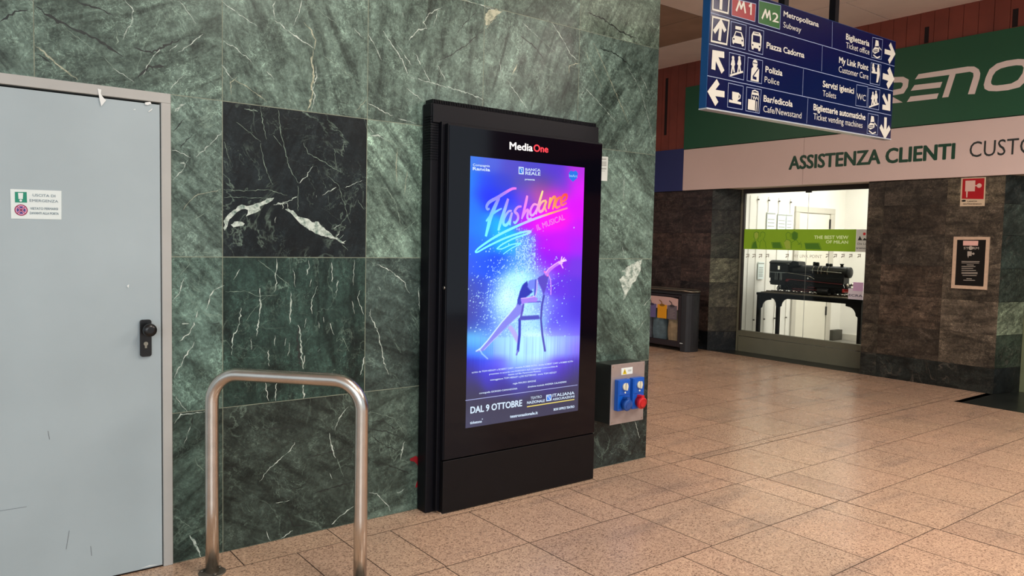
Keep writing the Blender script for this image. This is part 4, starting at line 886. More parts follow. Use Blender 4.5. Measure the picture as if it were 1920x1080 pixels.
q.face([Vector((XF-.0006, p.y, p.z)) for p in FZ([(765, 760), (800, 725), (845, 750), (845, 815), (810, 850), (770, 830)])], 0); q.face([Vector((XF-.0006, p.y, p.z)) for p in FZ([(185, 965), (205, 890), (250, 850), (270, 965)])], 0)
q.face([Vector((XF-.0006, p.y, p.z)) for p in FZ([(225, 750), (255, 730), (280, 750), (280, 800), (245, 840), (265, 960), (240, 850)])], 1); q.face([Vector((XF-.0006, p.y, p.z)) for p in FZ([(650, 880), (690, 840), (735, 860), (745, 975), (680, 975)])], 1)
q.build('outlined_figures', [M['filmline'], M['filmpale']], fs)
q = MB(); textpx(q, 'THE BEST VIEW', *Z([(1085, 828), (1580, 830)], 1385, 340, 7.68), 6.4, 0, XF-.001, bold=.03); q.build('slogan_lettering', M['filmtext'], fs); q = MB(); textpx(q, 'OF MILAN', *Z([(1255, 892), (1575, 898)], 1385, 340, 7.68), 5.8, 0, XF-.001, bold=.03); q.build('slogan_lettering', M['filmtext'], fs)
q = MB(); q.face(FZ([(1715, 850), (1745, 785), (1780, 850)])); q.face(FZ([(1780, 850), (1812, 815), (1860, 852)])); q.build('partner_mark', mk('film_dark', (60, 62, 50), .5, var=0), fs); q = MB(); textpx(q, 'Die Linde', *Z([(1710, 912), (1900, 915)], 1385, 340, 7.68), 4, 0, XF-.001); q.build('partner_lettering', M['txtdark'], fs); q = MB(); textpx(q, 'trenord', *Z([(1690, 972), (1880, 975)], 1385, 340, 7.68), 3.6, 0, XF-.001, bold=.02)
q.build('partner_lettering', M['txtdark'], fs)
q = MB(); q.disc(P(1385+1810/7.68, 340+757/7.68, 0, XF-.001), .018, (-1, 0, 0)); q.build('red_dot', mk('film_red', (206, 50, 50), .5, var=0, emit=.2), fs)
# grey lettering on the glass
gp = thing('glass_lettering', (9.281, 2.0, 1.34), 'row of small grey arrows and lettering on the glass below the green strip', 'lettering')
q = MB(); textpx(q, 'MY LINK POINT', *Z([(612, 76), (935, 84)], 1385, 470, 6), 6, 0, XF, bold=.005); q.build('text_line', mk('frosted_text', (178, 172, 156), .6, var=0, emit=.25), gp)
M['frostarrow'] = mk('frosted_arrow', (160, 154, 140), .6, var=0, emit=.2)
for cx_ in (100, 172, 245, 322, 545, 998, 1085, 1172, 1260, 1355):
    q = MB(); a0 = Z([(cx_-18, 62), (cx_+16, 40), (cx_+12, 78)], 1385, 470, 6); cy_ = 0
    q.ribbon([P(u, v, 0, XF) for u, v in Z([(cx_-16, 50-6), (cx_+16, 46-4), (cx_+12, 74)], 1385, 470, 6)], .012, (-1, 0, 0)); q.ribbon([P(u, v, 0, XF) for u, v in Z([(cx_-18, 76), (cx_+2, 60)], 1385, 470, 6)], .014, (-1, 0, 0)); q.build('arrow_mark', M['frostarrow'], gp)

# ---------------------------------------------------------------- room behind the window
M['roomwhite'] = mk('shop_white_wall', (232, 228, 220), .7, var=.02); M['roomdoor'] = mk('shop_door_white', (226, 220, 206), .5, var=.02); M['trimgrey'] = mk('shop_trim_grey', (196, 190, 178), .5, var=.02)
sw_ = MB(); sw_.box(9.34, 12.0, 3.05, 3.10, 0, 3.0); sw_.build('wall_shop_left', M['roomwhite'], kind='structure')
MB().box(12.0, 12.06, -.3, 3.1, 0, 3.0).build('wall_shop_back', M['roomwhite'], kind='structure')
MB().box(9.34, 12.06, -.345, -.3, 0, 3.0).build('wall_shop_right', M['roomwhite'], kind='structure')
MB().box(9.34, 12.06, -.3, 3.1, 3.0, 3.03).build('ceiling_shop', M['roomwhite'], kind='structure')
MB().box(9.341, 9.345, -.3, 1.05, 0.0, 2.9).box(9.341, 9.36, -.3, 3.1, 2.31, 3.0).build('wall_shop_front', M['roomwhite'], kind='structure')
MB().box(9.34, 12.06, -.3, 3.1, 0.0, .002).build('floor_shop', mk('shop_floor', (120, 116, 108), .4, var=.1), kind='structure')
MB().box(11.98, 12.0, -.3, 3.05, 0, .10).build('baseboard_shop', M['trimgrey'], kind='structure')
sd = thing('door_2', (11.1, 3.05, 0), None, None, kind='structure')
q = MB(); q.box(10.55, 10.66, 3.02, 3.049, 0, 2.03); q.box(11.53, 11.66, 3.02, 3.049, 0, 2.03); q.box(10.55, 11.66, 3.02, 3.049, 2.032, 2.12); q.build('door_casing', M['trimgrey'], sd, bevel=.003)
MB().box(10.67, 11.52, 3.032, 3.046, .005, 2.02).build('door_leaf', M['roomdoor'], sd)
q = MB(); q.box(11.505, 11.528, 3.012, 3.03, 1.80, 1.95); q.box(11.505, 11.528, 3.012, 3.03, .42, .56); q.build('door_hinge', M['blackplastic'], sd)
# glazed panels with clips on the shop's left wall
gw = thing('leaflet_board', (10.0, 3.04, 0), 'white glazed panel wall with clips and leaflets inside the shop, left of its door', 'display board')
q = MB(); 
for x_ in (9.42, 9.60, 9.86, 10.12, 10.42): q.box(x_, x_+.004, 3.040, 3.045, .05, 2.22)
q.build('panel_joints', mk('panel_joint_grey', (176, 170, 158), .6, var=0), gw)
M['clip'] = mk('clip_dark', (84, 78, 70), .4, metal=.5, var=0)
for x_ in (9.60, 9.86, 10.12, 10.42):
    for z_ in (.42, 1.62, 2.16): MB().box(x_-.010, x_+.012, 3.022, 3.04, z_, z_+.02).build('panel_clip', M['clip'], gw)
for (x0, x1, z0, z1) in ((9.83, 10.03, 1.60, 2.0), (10.10, 10.30, 1.60, 1.99), (10.32, 10.47, 1.60, 1.99), (9.66, 9.80, 1.02, 1.27)):
    q = MB(); q.box(x0, x1, 3.030, 3.038, z0, z1); sh = q.build('leaflet_sheet', M['labelwhite'], gw)
    q = MB()
    for k_ in range(6): q.box(x0+.02, x1-.02, 3.0285, 3.030, z0+.04+k_*(z1-z0-.1)/6, z0+.052+k_*(z1-z0-.1)/6)
    q.box(x0, x1, 3.0285, 3.030, z1-.03, z1-.01); q.build('leaflet_print', M['inklight'], sh)
bx = MB(); bx.box(11.68, 11.95, 2.97, 3.045, 0.0, .17); bx.box(11.70, 11.93, 2.965, 2.97, .02, .15)
tag(bx.build('dark_skirting', mk('skirting_dark_grey', (70, 68, 60), .6, var=.1), bevel=.004), 'dark section of the shop skirting in the corner by the white door', 'box')  # dark stretch of skirting on the left wall, built as a low block

# ---------------------------------------------------------------- table and model locomotive
M['blackwood'] = mk('black_table', (8, 8, 9), .6, var=.1, spec=.15); M['ballast'] = mk('ballast_gravel', (104, 94, 76), .9, var=.5, scale=120, bump=.5)
tb = thing('display_table', (9.68, 2.11, 0), 'black display table with arched apron brackets behind the shop glass, carrying the locomotive', 'table')
MB().box(9.43, 9.97, 1.335, 2.885, .815, .848).build('table_top', M['blackwood'], tb, bevel=.002)
for x_ in (9.44, 9.915):
    for y_ in (1.345, 2.835): MB().box(x_, x_+.045, y_, y_+.045, 0, .815).build('leg', M['blackwood'], tb)
def apron(pA, pB, nrm):
    A_ = Vector(pA); B_ = Vector(pB); L_ = (B_-A_).length; d_ = (B_-A_)/L_; pts = [(0, .815), (L_, .815), (L_, .62)]
    r_ = .11
    arc = []
    for k_ in range(7): t = math.pi/2*k_/6; arc.append((L_-.03-r_*(1-math.cos(t)), .64+(r_)*math.sin(t)))
    left = [(L_-a, z) for a, z in reversed(arc)]
    pts += arc+[(L_-.03-r_-.03, .755), (L_-.03-r_-.03, .785), (.03+r_+.03, .785), (.03+r_+.03, .755)]+left+[(0, .62)]
    m_ = MB(); m_.prism([A_+d_*a+Vector((0, 0, z)) for a, z in pts], Vector(nrm)*.02); m_.build('apron', M['blackwood'], tb)
apron((9.445, 2.83, 0), (9.445, 1.39, 0), (1, 0, 0)); apron((9.94, 2.83, 0), (9.94, 1.39, 0), (-1, 0, 0)); apron((9.485, 2.845, 0), (9.915, 2.845, 0), (0, 1, 0)); apron((9.485, 1.36, 0), (9.915, 1.36, 0), (0, 1, 0))
lc = thing('model_locomotive', (9.69, 2.22, .85), 'large black model steam locomotive with red details on the table behind the shop glass', 'model train')
M['locoblack'] = mk('loco_black', (11, 11, 12), .42, var=.1, spec=.3, scale=20); M['locored'] = mk('loco_red', (170, 30, 26), .4, var=.05); M['locodkred'] = mk('loco_dark_red', (92, 24, 24), .45, var=.05); M['locosteel'] = mk('loco_steel', (190, 184, 170), .25, metal=1, var=.05); M['railm'] = mk('rail_brown', (70, 58, 46), .5, metal=.4, var=.2)
LX = 9.69; HW = .095
tb_ = MB(); tb_.box(9.50, 9.90, 1.44, 2.86, .849, .858); trk = tb_.build('track_bed', M['ballast'], lc)
q = MB()
for x_ in (LX-.06, LX+.06): q.box(x_-.005, x_+.005, 1.44, 2.86, .862, .874)
q.build('rail', M['railm'], trk)
q = MB(); y_ = 1.46
while y_ < 2.85: q.box(LX-.10, LX+.10, y_, y_+.022, .856, .863); y_ += .047
q.build('sleepers', M['railm'], trk)
ZL = lambda zy: 1.288-(zy-120)*.00129     # heights read along the side of the engine
YL2 = lambda zx: 2.80-(zx-365)*.00132
def lbox(zx0, zx1, zy0, zy1, hw=HW, mat='locoblack', name='side_tank', bev=.004, mb=None):
    m_ = mb or MB(); m_.box(LX-hw, LX+hw, YL2(zx1), YL2(zx0), ZL(zy1), ZL(zy0))
    return m_ if mb else m_.build(name, M[mat], lc, bevel=bev)
fr_ = lbox(380, 1230, 325, 372, .055, name='chassis_frame')
cab = MB(); cab.prism([(LX-HW, YL2(365), ZL(300)), (LX-HW, YL2(365), ZL(135)), (LX-HW, YL2(590), ZL(148)), (LX-HW, YL2(590), ZL(300))], (2*HW, 0, 0)); cab.box(LX-HW*.96, LX+HW*.96, YL2(560), YL2(378), ZL(372), ZL(300)); cab.build('cab_body', M['locoblack'], lc, bevel=.004)
rf = MB(); k2 = 9; prof = [(LX-HW*1.06*math.cos(math.pi*i/k2), ZL(138)+.045*math.sin(math.pi*i/k2)) for i in range(k2+1)]
rf.prism([(x, YL2(362), z) for x, z in prof], (0, YL2(628)-YL2(362), 0)); rf.build('cab_roof', M['locoblack'], lc)
q = MB(); q.box(LX-HW-.003, LX-HW+.004, YL2(490), YL2(468), ZL(205), ZL(165)); q.build('cab_window', mk('cab_window_light', (235, 230, 214), .3, var=0, emit=.4), lc)
q = MB(); 
for zx in (440, 462, 500, 516): q.box(LX-HW-.004, LX-HW, YL2(zx+3), YL2(zx), ZL(320), ZL(235))
q.box(LX-HW-.003, LX-HW, YL2(560), YL2(366), ZL(238), ZL(234)); q.build('cab_handrail', M['locosteel'], lc)
R0 = .078; zc = ZL(205)
bo = MB(); bo.tube([(LX, YL2(590), zc), (LX, YL2(700), zc), (LX, YL2(1195), zc+.0), (LX, YL2(1215), zc)], [R0*1.0, R0, R0*.95, R0*.86], 32); bo.build('boiler', M['locoblack'], lc)
q = MB(); q.tube([(LX, YL2(1210), zc), (LX, YL2(1236), zc), (LX, YL2(1237), zc), (LX, YL2(1246), zc), (LX, YL2(1247), zc)], [R0*.93, R0*.93, R0*.78, R0*.62, R0*.1], 32); q.build('smokebox_door', M['locoblack'], lc)
for zx in (860, 918, 955, 1022):
    q = MB(); q.tube([(LX, YL2(zx), zc), (LX, YL2(zx+5), zc)], R0*1.025, 32, caps=False); q.build('boiler_band', M['locosteel'], lc)
for zx, wz, zt_ in ((842, 34, 108), (876, 34, 110), (984, 34, 118), (1022, 34, 120)):
    q = MB(); y_ = YL2(zx+6); q.tube([(LX, y_, zc+R0*.8), (LX, y_, ZL(zt_+8)), (LX, y_, ZL(zt_))], [wz*.00066, wz*.00066, wz*.0005], 18); q.build('steam_dome', M['locoblack'], lc)
q = MB(); y_ = YL2(1145); q.tube([(LX, y_, zc+R0*.8), (LX, y_, ZL(130)), (LX, y_, ZL(128)), (LX, y_, ZL(118))], [.020, .018, .025, .025], 20); q.build('chimney', M['locoblack'], lc)
q = MB(); q.prism([(LX-HW, YL2(600), ZL(135)), (LX-HW, YL2(640), ZL(105)), (LX-HW, YL2(705), ZL(112)), (LX-HW, YL2(712), ZL(150)), (LX-HW, YL2(600), ZL(165))], (2*HW*.9, 0, 0)); q.build('roof_cowl', M['locoblack'], lc, bevel=.004)
lbox(600, 1200, 205, 330, .070, name='boiler_saddle'); lbox(480, 1200, 330, 425, .045, name='frame_plate'); lbox(590, 860, 236, 300, HW, name='side_tank'); lbox(860, 1190, 270, 312, HW*.9, name='side_tank')
q = MB(); q.prism([(LX-HW-.004, YL2(560), ZL(328)), (LX-HW-.004, YL2(575), ZL(300)), (LX-HW-.004, YL2(1190), ZL(322)), (LX-HW-.004, YL2(1190), ZL(328)), (LX-HW-.004, YL2(610), ZL(308)), (LX-HW-.004, YL2(585), ZL(330))], (2*HW+.008, 0, 0)); q.build('running_board_edge', M['locodkred'], lc)
q = MB(); q.tube([(LX-HW-.006, YL2(560), ZL(232)), (LX-HW-.006, YL2(700), ZL(244)), (LX-HW-.006, YL2(850), ZL(262)), (LX-HW-.006, YL2(900), ZL(290))], .003, 8); q.tube([(LX-.07, YL2(720), ZL(190)), (LX-.082, YL2(1180), ZL(210))], .003, 8); q.build('side_pipe', M['locosteel'], lc)
q = MB(); q.tube([(LX-HW-.012, YL2(826), ZL(283)), (LX-HW, YL2(826), ZL(283))], .012, 14); q.build('side_lamp', M['locosteel'], lc)
def wheel(zx, r_, nm='driving_wheel'):
    for sx in (-1, 1):
        q = MB(); y_ = YL2(zx); z_ = .874+r_; x0_ = LX+sx*.062
        q.tube([(x0_-.007, y_, z_), (x0_+.007, y_, z_)], r_, 28, caps=False); q.tube([(x0_-.007, y_, z_), (x0_+.007, y_, z_)], r_*.86, 28, caps=False)
        for k_ in range(28):
            a0, a1 = 2*math.pi*k_/28, 2*math.pi*(k_+1)/28
            for xx in (x0_-.007, x0_+.007): q.face([(xx, y_+r_*math.cos(a0), z_+r_*math.sin(a0)), (xx, y_+r_*math.cos(a1), z_+r_*math.sin(a1)), (xx, y_+r_*.86*math.cos(a1), z_+r_*.86*math.sin(a1)), (xx, y_+r_*.86*math.cos(a0), z_+r_*.86*math.sin(a0))])
        for k_ in range(10):
            a0 = math.pi*2*k_/10; q.tube([(x0_, y_, z_), (x0_, y_+r_*.88*math.cos(a0), z_+r_*.88*math.sin(a0))], .0035, 6)
        q.tube([(x0_-.010, y_, z_), (x0_+.010, y_, z_)], r_*.2, 14); q.build(nm, M['locoblack'], lc)
for zx in (650, 740, 835): wheel(zx, .062)
wheel(560, .040, 'trailing_wheel'); wheel(480, .040, 'trailing_wheel'); wheel(1110, .038, 'leading_wheel'); wheel(1185, .038, 'leading_wheel')
for sx in (-1, 1):
    q = MB(); xx = LX+sx*(HW-.01); q.tube([(xx, YL2(940), ZL(415)), (xx, YL2(1060), ZL(415))], .048, 24); q.build('steam_cylinder', M['locoblack'], lc, bevel=.003)
    q = MB(); xx = LX+sx*(HW-.004); q.box(xx-.004, xx+.004, YL2(940), YL2(650), ZL(405), ZL(397)); q.box(xx-.004, xx+.004, YL2(845), YL2(640), ZL(425), ZL(417)); q.box(xx-.005, xx+.005, YL2(900), YL2(820), ZL(380), ZL(372)); q.build('connecting_rod', M['locodkred'], lc)
q = MB(); q.box(LX-HW*1.05, LX+HW*1.05, YL2(1215), YL2(1200), ZL(408), ZL(372)); bb = q.build('buffer_beam', M['locored'], lc, bevel=.003)
for sx in (-1, 1):
    q = MB(); xx = LX+sx*.065; q.tube([(xx, YL2(1214), ZL(388)), (xx, YL2(1258), ZL(388)), (xx, YL2(1262), ZL(388)), (xx, YL2(1268), ZL(388))], [.010, .010, .026, .024], 18); q.build('buffer', M['locored'], bb)
    q = MB(); q.tube([(xx, YL2(1228), ZL(330)), (xx, YL2(1246), ZL(330))], .017, 16); q.tube([(xx, YL2(1246), ZL(330)), (xx, YL2(1248), ZL(330))], .012, 14); q.build('headlamp', M['locosteel'], lc)
    q = MB(); q.tube([(xx, YL2(1190), ZL(312)), (xx, YL2(1215), ZL(372))], .004, 8); q.build('front_stay', M['labelwhite'], lc)
q = MB(); q.box(LX-.07, LX+.07, YL2(1250), YL2(1200), ZL(372), ZL(362)); q.build('front_platform', M['locoblack'], lc)
q = MB(); q.tube([(LX-.05, YL2(378), ZL(345)), (LX-.05, YL2(358), ZL(345))], .016, 16); q.tube([(LX+.05, YL2(378), ZL(345)), (LX+.05, YL2(358), ZL(345))], .016, 16); q.build('rear_buffer', M['locoblack'], lc)
q = MB(); q.box(LX-.012, LX+.012, YL2(445), YL2(437), ZL(432), ZL(365)); q.box(LX-.05, LX+.05, YL2(520), YL2(380), ZL(376), ZL(366)); q.build('rear_step', M['locoblack'], lc)
# small pink card on the table
pc = thing('pink_card', tuple((9.455, 1.44, .849)), 'small pink and white standing card with dark letters beside the locomotive front', 'card')
q = MB(); q.prism([(9.452, 1.535, .85), (9.452, 1.34, .85), (9.452, 1.34, 1.07), (9.452, 1.475, 1.07), (9.452, 1.475, .985), (9.452, 1.535, .985)], (.006, 0, 0)); q.build('card_sheet', mk('card_white', (236, 214, 226), .6, var=.02, emit=.1), pc)
q = MB(); q.box(9.4495, 9.4515, 1.342, 1.473, .96, 1.068); q.build('pink_field', mk('card_pink', (226, 176, 214), .6, var=0, emit=.1), pc)
q = MB(); text(q, 'ECRA', (9.449, 1.525, .885), (9.449, 1.345, .885), .032, (-1, 0, 0), bold=.01); q.build('lettering', mk('card_ink', (70, 66, 96), .6, var=0), pc)
# ceiling lamp tube inside the shop
tl = MB(); tl.box(10.3, 10.4, .6, 1.9, 2.955, 2.995)
tag(tl.build('tube_lamp', mk('tube_lamp_light', (255, 250, 240), .5, var=0, emit=6)), 'white tube lamp on the shop ceiling behind the window', 'lamp')

# ---------------------------------------------------------------- doorway at the right
dw = thing('door_3', (9.33, -1.2, 0), None, None, kind='structure')
q = MB(); q.box(9.36, 9.42, -.56, -.487, 0, 2.296); q.box(9.36, 9.42, -2.9, -2.83, 0, 2.296); q.build('door_post', mk('post_grey_green', (112, 118, 88), .45, var=.06), dw)
q = MB(); q.box(9.38, 9.40, -.600, -.590, .02, 2.28); q.build('glass_edge', mk('glass_edge_pale', (180, 190, 160), .3, var=0), dw)
MB().box(9.386, 9.394, -2.83, -.6, .02, 2.28).build('glass_leaf', M['glass'], dw)
MB().box(10.6, 10.65, -9, -.35, 0, 2.6).box(9.4, 10.6, -.40, -.345, 0, 2.6).box(9.345, 10.65, -9, -.40, 2.6, 2.65).build('wall_lobby', mk('lobby_wall', (84, 76, 62), .7, var=.1), kind='structure')
MB().box(8.95, 9.34, -9.0, -2.9, 0, 2.296).build('wall_right_pier', M['planks'], kind='structure')

# ---------------------------------------------------------------- fire hose sign
M['signred'] = mk('sign_red', (176, 10, 24), .45, var=.03); M['signpink'] = mk('sign_pale', (222, 186, 172), .5, var=.03); M['signcream'] = mk('sign_cream', (214, 190, 160), .5, var=.03)
fhs = thing('fire_hose_sign', (XB-.003, -.085, 1.976), 'red square fire hose sign with pale pictogram high on the brown stone pier', 'sign')
def HZ(pts, off): return [P(u, v, 0, XB-off) for u, v in Z(pts, 1790, 325, 15.43)]
MB().prism(HZ([(190, 130), (905, 105), (865, 945), (150, 955)], .004), (.003, 0, 0)).build('sign_plate', M['signcream'], fhs)
q = MB(); q.face(HZ([(235, 160), (865, 138), (835, 745), (205, 735)], .005)); q.build('red_field', M['signred'], fhs)
q = MB(); q.face(HZ([(312, 215), (600, 205), (582, 520), (300, 525)], .006)); q.face(HZ([(330, 520), (380, 520), (365, 700), (335, 700)], .006)); q.ribbon(HZ([(590, 355), (690, 355)], .0062), .012, (-1, 0, 0)); q.disc(HZ([(710, 355)], .0065)[0], .024, (-1, 0, 0)); q.build('hose_pictogram', M['signpink'], fhs)
q = MB(); q.disc(HZ([(260, 795)], .006)[0], .022, (-1, 0, 0), ry=.010)
q.build('maker_oval', M['blackplastic'], fhs); q = MB(); textpx(q, 'LANCIA', *Z([(370, 828), (650, 822)], 1790, 325, 15.43), 2.4, 0, XB-.006, bold=.02); q.build('lettering', M['blackplastic'], fhs); q = MB(); textpx(q, 'ANTINCENDIO', *Z([(235, 905), (780, 905)], 1790, 325, 15.43), 2.6, 0, XB-.006, bold=.02); q.build('lettering', mk('sign_ink', (70, 52, 44), .6, var=0), fhs)
# ---------------------------------------------------------------- framed notice
fn_ = thing('framed_notice', (XB-.01, -.1, 1.093), 'pale framed black notice with small white print on the stone pier under the red sign', 'notice')
def NZ_(pts, off): return [P(u, v, 0, XB-off) for u, v in Z(pts, 1780, 430, 8.31)]
o4 = [(68, 115), (630, 118), (582, 945), (25, 915)]; i4 = [(118, 163), (573, 163), (530, 892), (80, 868)]
q = MB()
for k_ in range(4):
    a_, b_ = k_, (k_+1) % 4; q.prism(NZ_([o4[a_], o4[b_], i4[b_], i4[a_]], .018), (.016, 0, 0))
q.build('frame', mk('frame_pale_wood', (206, 176, 150), .5, var=.08, scale=30), fn_)
MB().prism(NZ_(i4, .008), (.004, 0, 0)).build('black_sheet', mk('notice_black', (20, 16, 15), .35, var=0), fn_)
q = MB(); q.face(NZ_([(215, 178), (452, 180), (446, 255), (213, 252)], .009)); q.build('pink_label', mk('label_pink', (232, 180, 168), .6, var=0), fn_)
M['inkpale'] = mk('pale_print', (170, 158, 146), .6, var=0)
def TN(mb_, s, a_, b_, cap, bold=.02): textpx(mb_, s, *Z([a_, b_], 1780, 430, 8.31), cap/8.31, 0, XB-.0095, bold=bold)
q = MB(); TN(q, 'ST', (222, 310), (300, 312), 38, .03); TN(q, 'RM', (362, 312), (460, 312), 38, .03); q.disc(NZ_([(332, 292)], .0095)[0], .021, (-1, 0, 0))
q.face(NZ_([(282, 342), (350, 345), (346, 415), (280, 415)], .0095)); q.ribbon(NZ_([(348, 380), (372, 380)], .0095), .008, (-1, 0, 0)); q.disc(NZ_([(374, 380)], .0097)[0], .012, (-1, 0, 0)); q.face(NZ_([(284, 415), (302, 415), (294, 450)], .0095))
for (y0, x0, x1) in ((500, 190, 470), (522, 190, 465), (553, 272, 380), (578, 190, 405), (606, 190, 370), (638, 190, 415), (670, 190, 440), (688, 190, 440), (718, 205, 425), (768, 265, 350), (792, 218, 400)):
    q.ribbon(NZ_([(x0, y0), (x1, y0+3)], .0095), .0065, (-1, 0, 0))
q.build('printed_text', M['inkpale'], fn_)

# ---------------------------------------------------------------- recycling bin
M['bingrey'] = mk('bin_charcoal', (38, 38, 42), .5, var=.1, scale=10); M['binplum'] = mk('bin_front_dark', (40, 30, 34), .45, var=.08)
rbn = thing('recycling_bin', (8.62, 3.85, 0), 'charcoal recycling bin with rounded end and clear front, standing by the brown stone wall', 'bin')
BX0, BX1, BY0, BY1, BH = 8.44, 8.76, 3.27, 4.50, .83
def rend(y, r, n_=10): return
pf = []
rr_ = (BX1-BX0)/2; cxx = (BX0+BX1)/2
end = []
for k_ in range(13):
    a_ = math.pi*k_/12; end.append((cxx-rr_*math.cos(a_), BY0+.13-.13*math.sin(a_)))
for nm, yy, sgn in (('end_column', 0, 1), ('end_column', 1, -1)):
    pts = [(x, y if sgn > 0 else BY0+BY1-y) for x, y in end]+[(BX1, BY0+.14 if sgn > 0 else BY1-.14), (BX0, BY0+.14 if sgn > 0 else BY1-.14)]
    q = MB(); q.prism([(x, y, 0.0) for x, y in pts], (0, 0, BH-.03)); q.build(nm, M['bingrey'], rbn, bevel=.006)
q = MB(); q.box(BX1-.04, BX1, BY0+.14, BY1-.14, .06, BH-.03); q.box(BX0+.02, BX1-.04, BY0+.15, BY1-.15, .06, .12); q.build('rear_panel', M['bingrey'], rbn)
q = MB(); q.box(BX0, BX0+.03, BY0+.14, BY0+.19, .06, BH-.04); q.box(BX0, BX0+.03, BY1-.19, BY1-.14, .06, BH-.04); q.box(BX0, BX0+.03, BY0+.19, BY1-.19, .06, .14); q.box(BX0, BX0+.03, BY0+.19, BY1-.19, .755, BH-.04); q.build('front_frame', M['binplum'], rbn, bevel=.004)
q = MB(); q.box(BX0+.01, BX0+.014, BY0+.18, BY1-.18, .14, .76); q.build('clear_front', M['glass'], rbn)
q = MB(); 
tp = [(cxx-rr_*math.cos(math.pi*k_/12), BY0+.13-.14*math.sin(math.pi*k_/12)) for k_ in range(13)]; tp += [(x, BY0+BY1-y) for x, y in reversed(tp)]
q.prism([(x, y, BH-.03) for x, y in tp], (0, 0, .02)); q.build('top_plate', M['bingrey'], rbn)
q = MB(); rim = [Vector((x*.92+cxx*.08, y, BH+.015+.035*math.sin(math.pi*(y-BY0)/(BY1-BY0)*1.0)+.0)) for x, y in tp]; q.tube(rim+[rim[0]], .012, 8, caps=False); q.build('top_rim', mk('rim_metal', (150, 140, 125), .35, metal=.8, var=.1), rbn)
q = MB(); q.prism([(BX0+.004, BY0+.20, .58), (BX0+.004, BY1-.20, .58), (BX0+.004, BY1-.20, .75), (BX0+.004, BY0+.34, .75), (BX0+.004, BY0+.20, .735)], (.005, 0, 0)); st_ = q.build('sticker_sheet', mk('sticker_pale', (214, 176, 168), .5, var=.02), rbn)
for (y0, c_, lb_) in ((3.485, (112, 100, 108), 'grey bin label'), (3.67, (240, 165, 20), 'orange bin label'), (3.87, (110, 100, 150), 'violet bin label'), (4.07, (80, 110, 150), 'blue bin label')):
    q = MB(); q.prism([(BX0-.001, y0, .44), (BX0-.001, y0+.17, .44), (BX0-.001, y0+.17, .635), (BX0-.001, y0, .635)], (.004, 0, 0)); lq = q.build('waste_label', mk('waste_label_%d' % c_[0], c_, .5, var=.04), rbn, label=lb_)
    q = MB(); q.ribbon([(BX0-.003, y0+.09, .64), (BX0-.003, y0+.095, .67), (BX0-.003, y0+.14, .70)], .012, (-1, 0, 0)); q.disc((BX0-.0025, y0+.085, .628), .05, (-1, 0, 0), ry=.018); q.build('waste_pictogram', mk('waste_mark_%d' % c_[0], tuple(int(x*.6) for x in c_), .5, var=0), lq)
q = MB()
for k_ in range(6): q.ribbon([(BX0-.002, 3.52+.02*(k_ % 2), .47+.022*k_), (BX0-.002, 3.61, .47+.022*k_)], .004, (-1, 0, 0))
q.build('label_print', M['inkpale'], rbn)
for (y0, c_, ry_) in ((3.60, (190, 160, 132), .14), (3.88, (120, 140, 156), .15), (4.16, (160, 156, 170), .14)):
    q = MB(); pts = []; segn = 20
    for iz in range(9):
        z_ = .125+iz*.062; f_ = 1-.25*((iz-3)/5)**2
        pts.append([(cxx-.02+.115*f_*math.cos(2*math.pi*k_/segn)*(1+.10*math.sin(k_*2.3+iz)), y0+ry_*.85*f_*math.sin(2*math.pi*k_/segn)*(1+.10*math.sin(k_*1.7+iz*1.3)), z_) for k_ in range(segn)])
    n0_ = len(q.v)
    for r_ in pts: q.v += r_
    for iz in range(8):
        for k_ in range(segn): q.f.append((iz*segn+k_, iz*segn+(k_+1) % segn, (iz+1)*segn+(k_+1) % segn, (iz+1)*segn+k_)); q.m.append(0); q.sm.append(True)
    q.build('bin_bag', mk('bag_%d' % c_[0], c_, .4, var=.25, scale=14, bump=.5), rbn, label='%s waste bag' % {190: 'beige', 120: 'blue-grey', 160: 'grey'}[c_[0]])
q = MB(); q.box(BX0-.003, BX0+.001, 3.36, 3.41, .115, .125); q.build('maker_plate', M['labelwhite'], rbn)

# ---------------------------------------------------------------- hanging sign
M['signblue'] = mk('sign_navy', (4, 14, 62), .2, var=.03, scale=2, spec=.35); M['signside'] = mk('sign_side_blue', (10, 66, 118), .4, var=.04)
M['sgnwhite'] = mk('sign_lettering_white', (206, 204, 192), .5, var=0); M['sgnline'] = mk('sign_line', (150, 165, 195), .5, var=0); M['m1red'] = mk('line_red', (140, 6, 22), .4, var=0); M['m2green'] = mk('line_green', (22, 88, 28), .4, var=0); M['sgnedge'] = mk('sign_edge_pale', (196, 204, 214), .35, metal=.4, var=0)
YS = -.60
TL, TR, BRr, BL = Vector((3.805, YS, 3.085)), Vector((6.075, YS, 3.115)), Vector((6.07, YS, 2.362)), Vector((3.800, YS, 2.331))
hs = thing('direction_sign', (4.9, YS+.03, 2.35), 'blue hanging direction sign with white arrows, pictograms and two metro squares', 'direction sign')
MB().prism([BL, BRr, TR, TL], (0, .055, 0)).build('sign_box', [M['signside']], hs, bevel=.002)
MB().prism([BL+Vector((.004, -.002, .004)), BRr+Vector((-.004, -.002, .004)), TR+Vector((-.004, -.002, -.004)), TL+Vector((.004, -.002, -.004))], (0, .002, 0)).build('front_face', M['signblue'], hs)
q = MB(); q.prism([BL+Vector((0, -.006, -.008)), BRr+Vector((0, -.006, -.008)), BRr+Vector((0, -.006, 0)), BL+Vector((0, -.006, 0))], (0, .062, 0)); q.build('bottom_rail', M['sgnedge'], hs)
for x_ in (4.60, 5.22): 
    q = MB(); q.box(x_-.024, x_+.024, YS+.004, YS+.052, 3.08, 4.135); q.build('hanger_post', M['blackmetal'], hs)
YF = YS-.0035; YF2 = YF-.001; YF3 = YF-.002
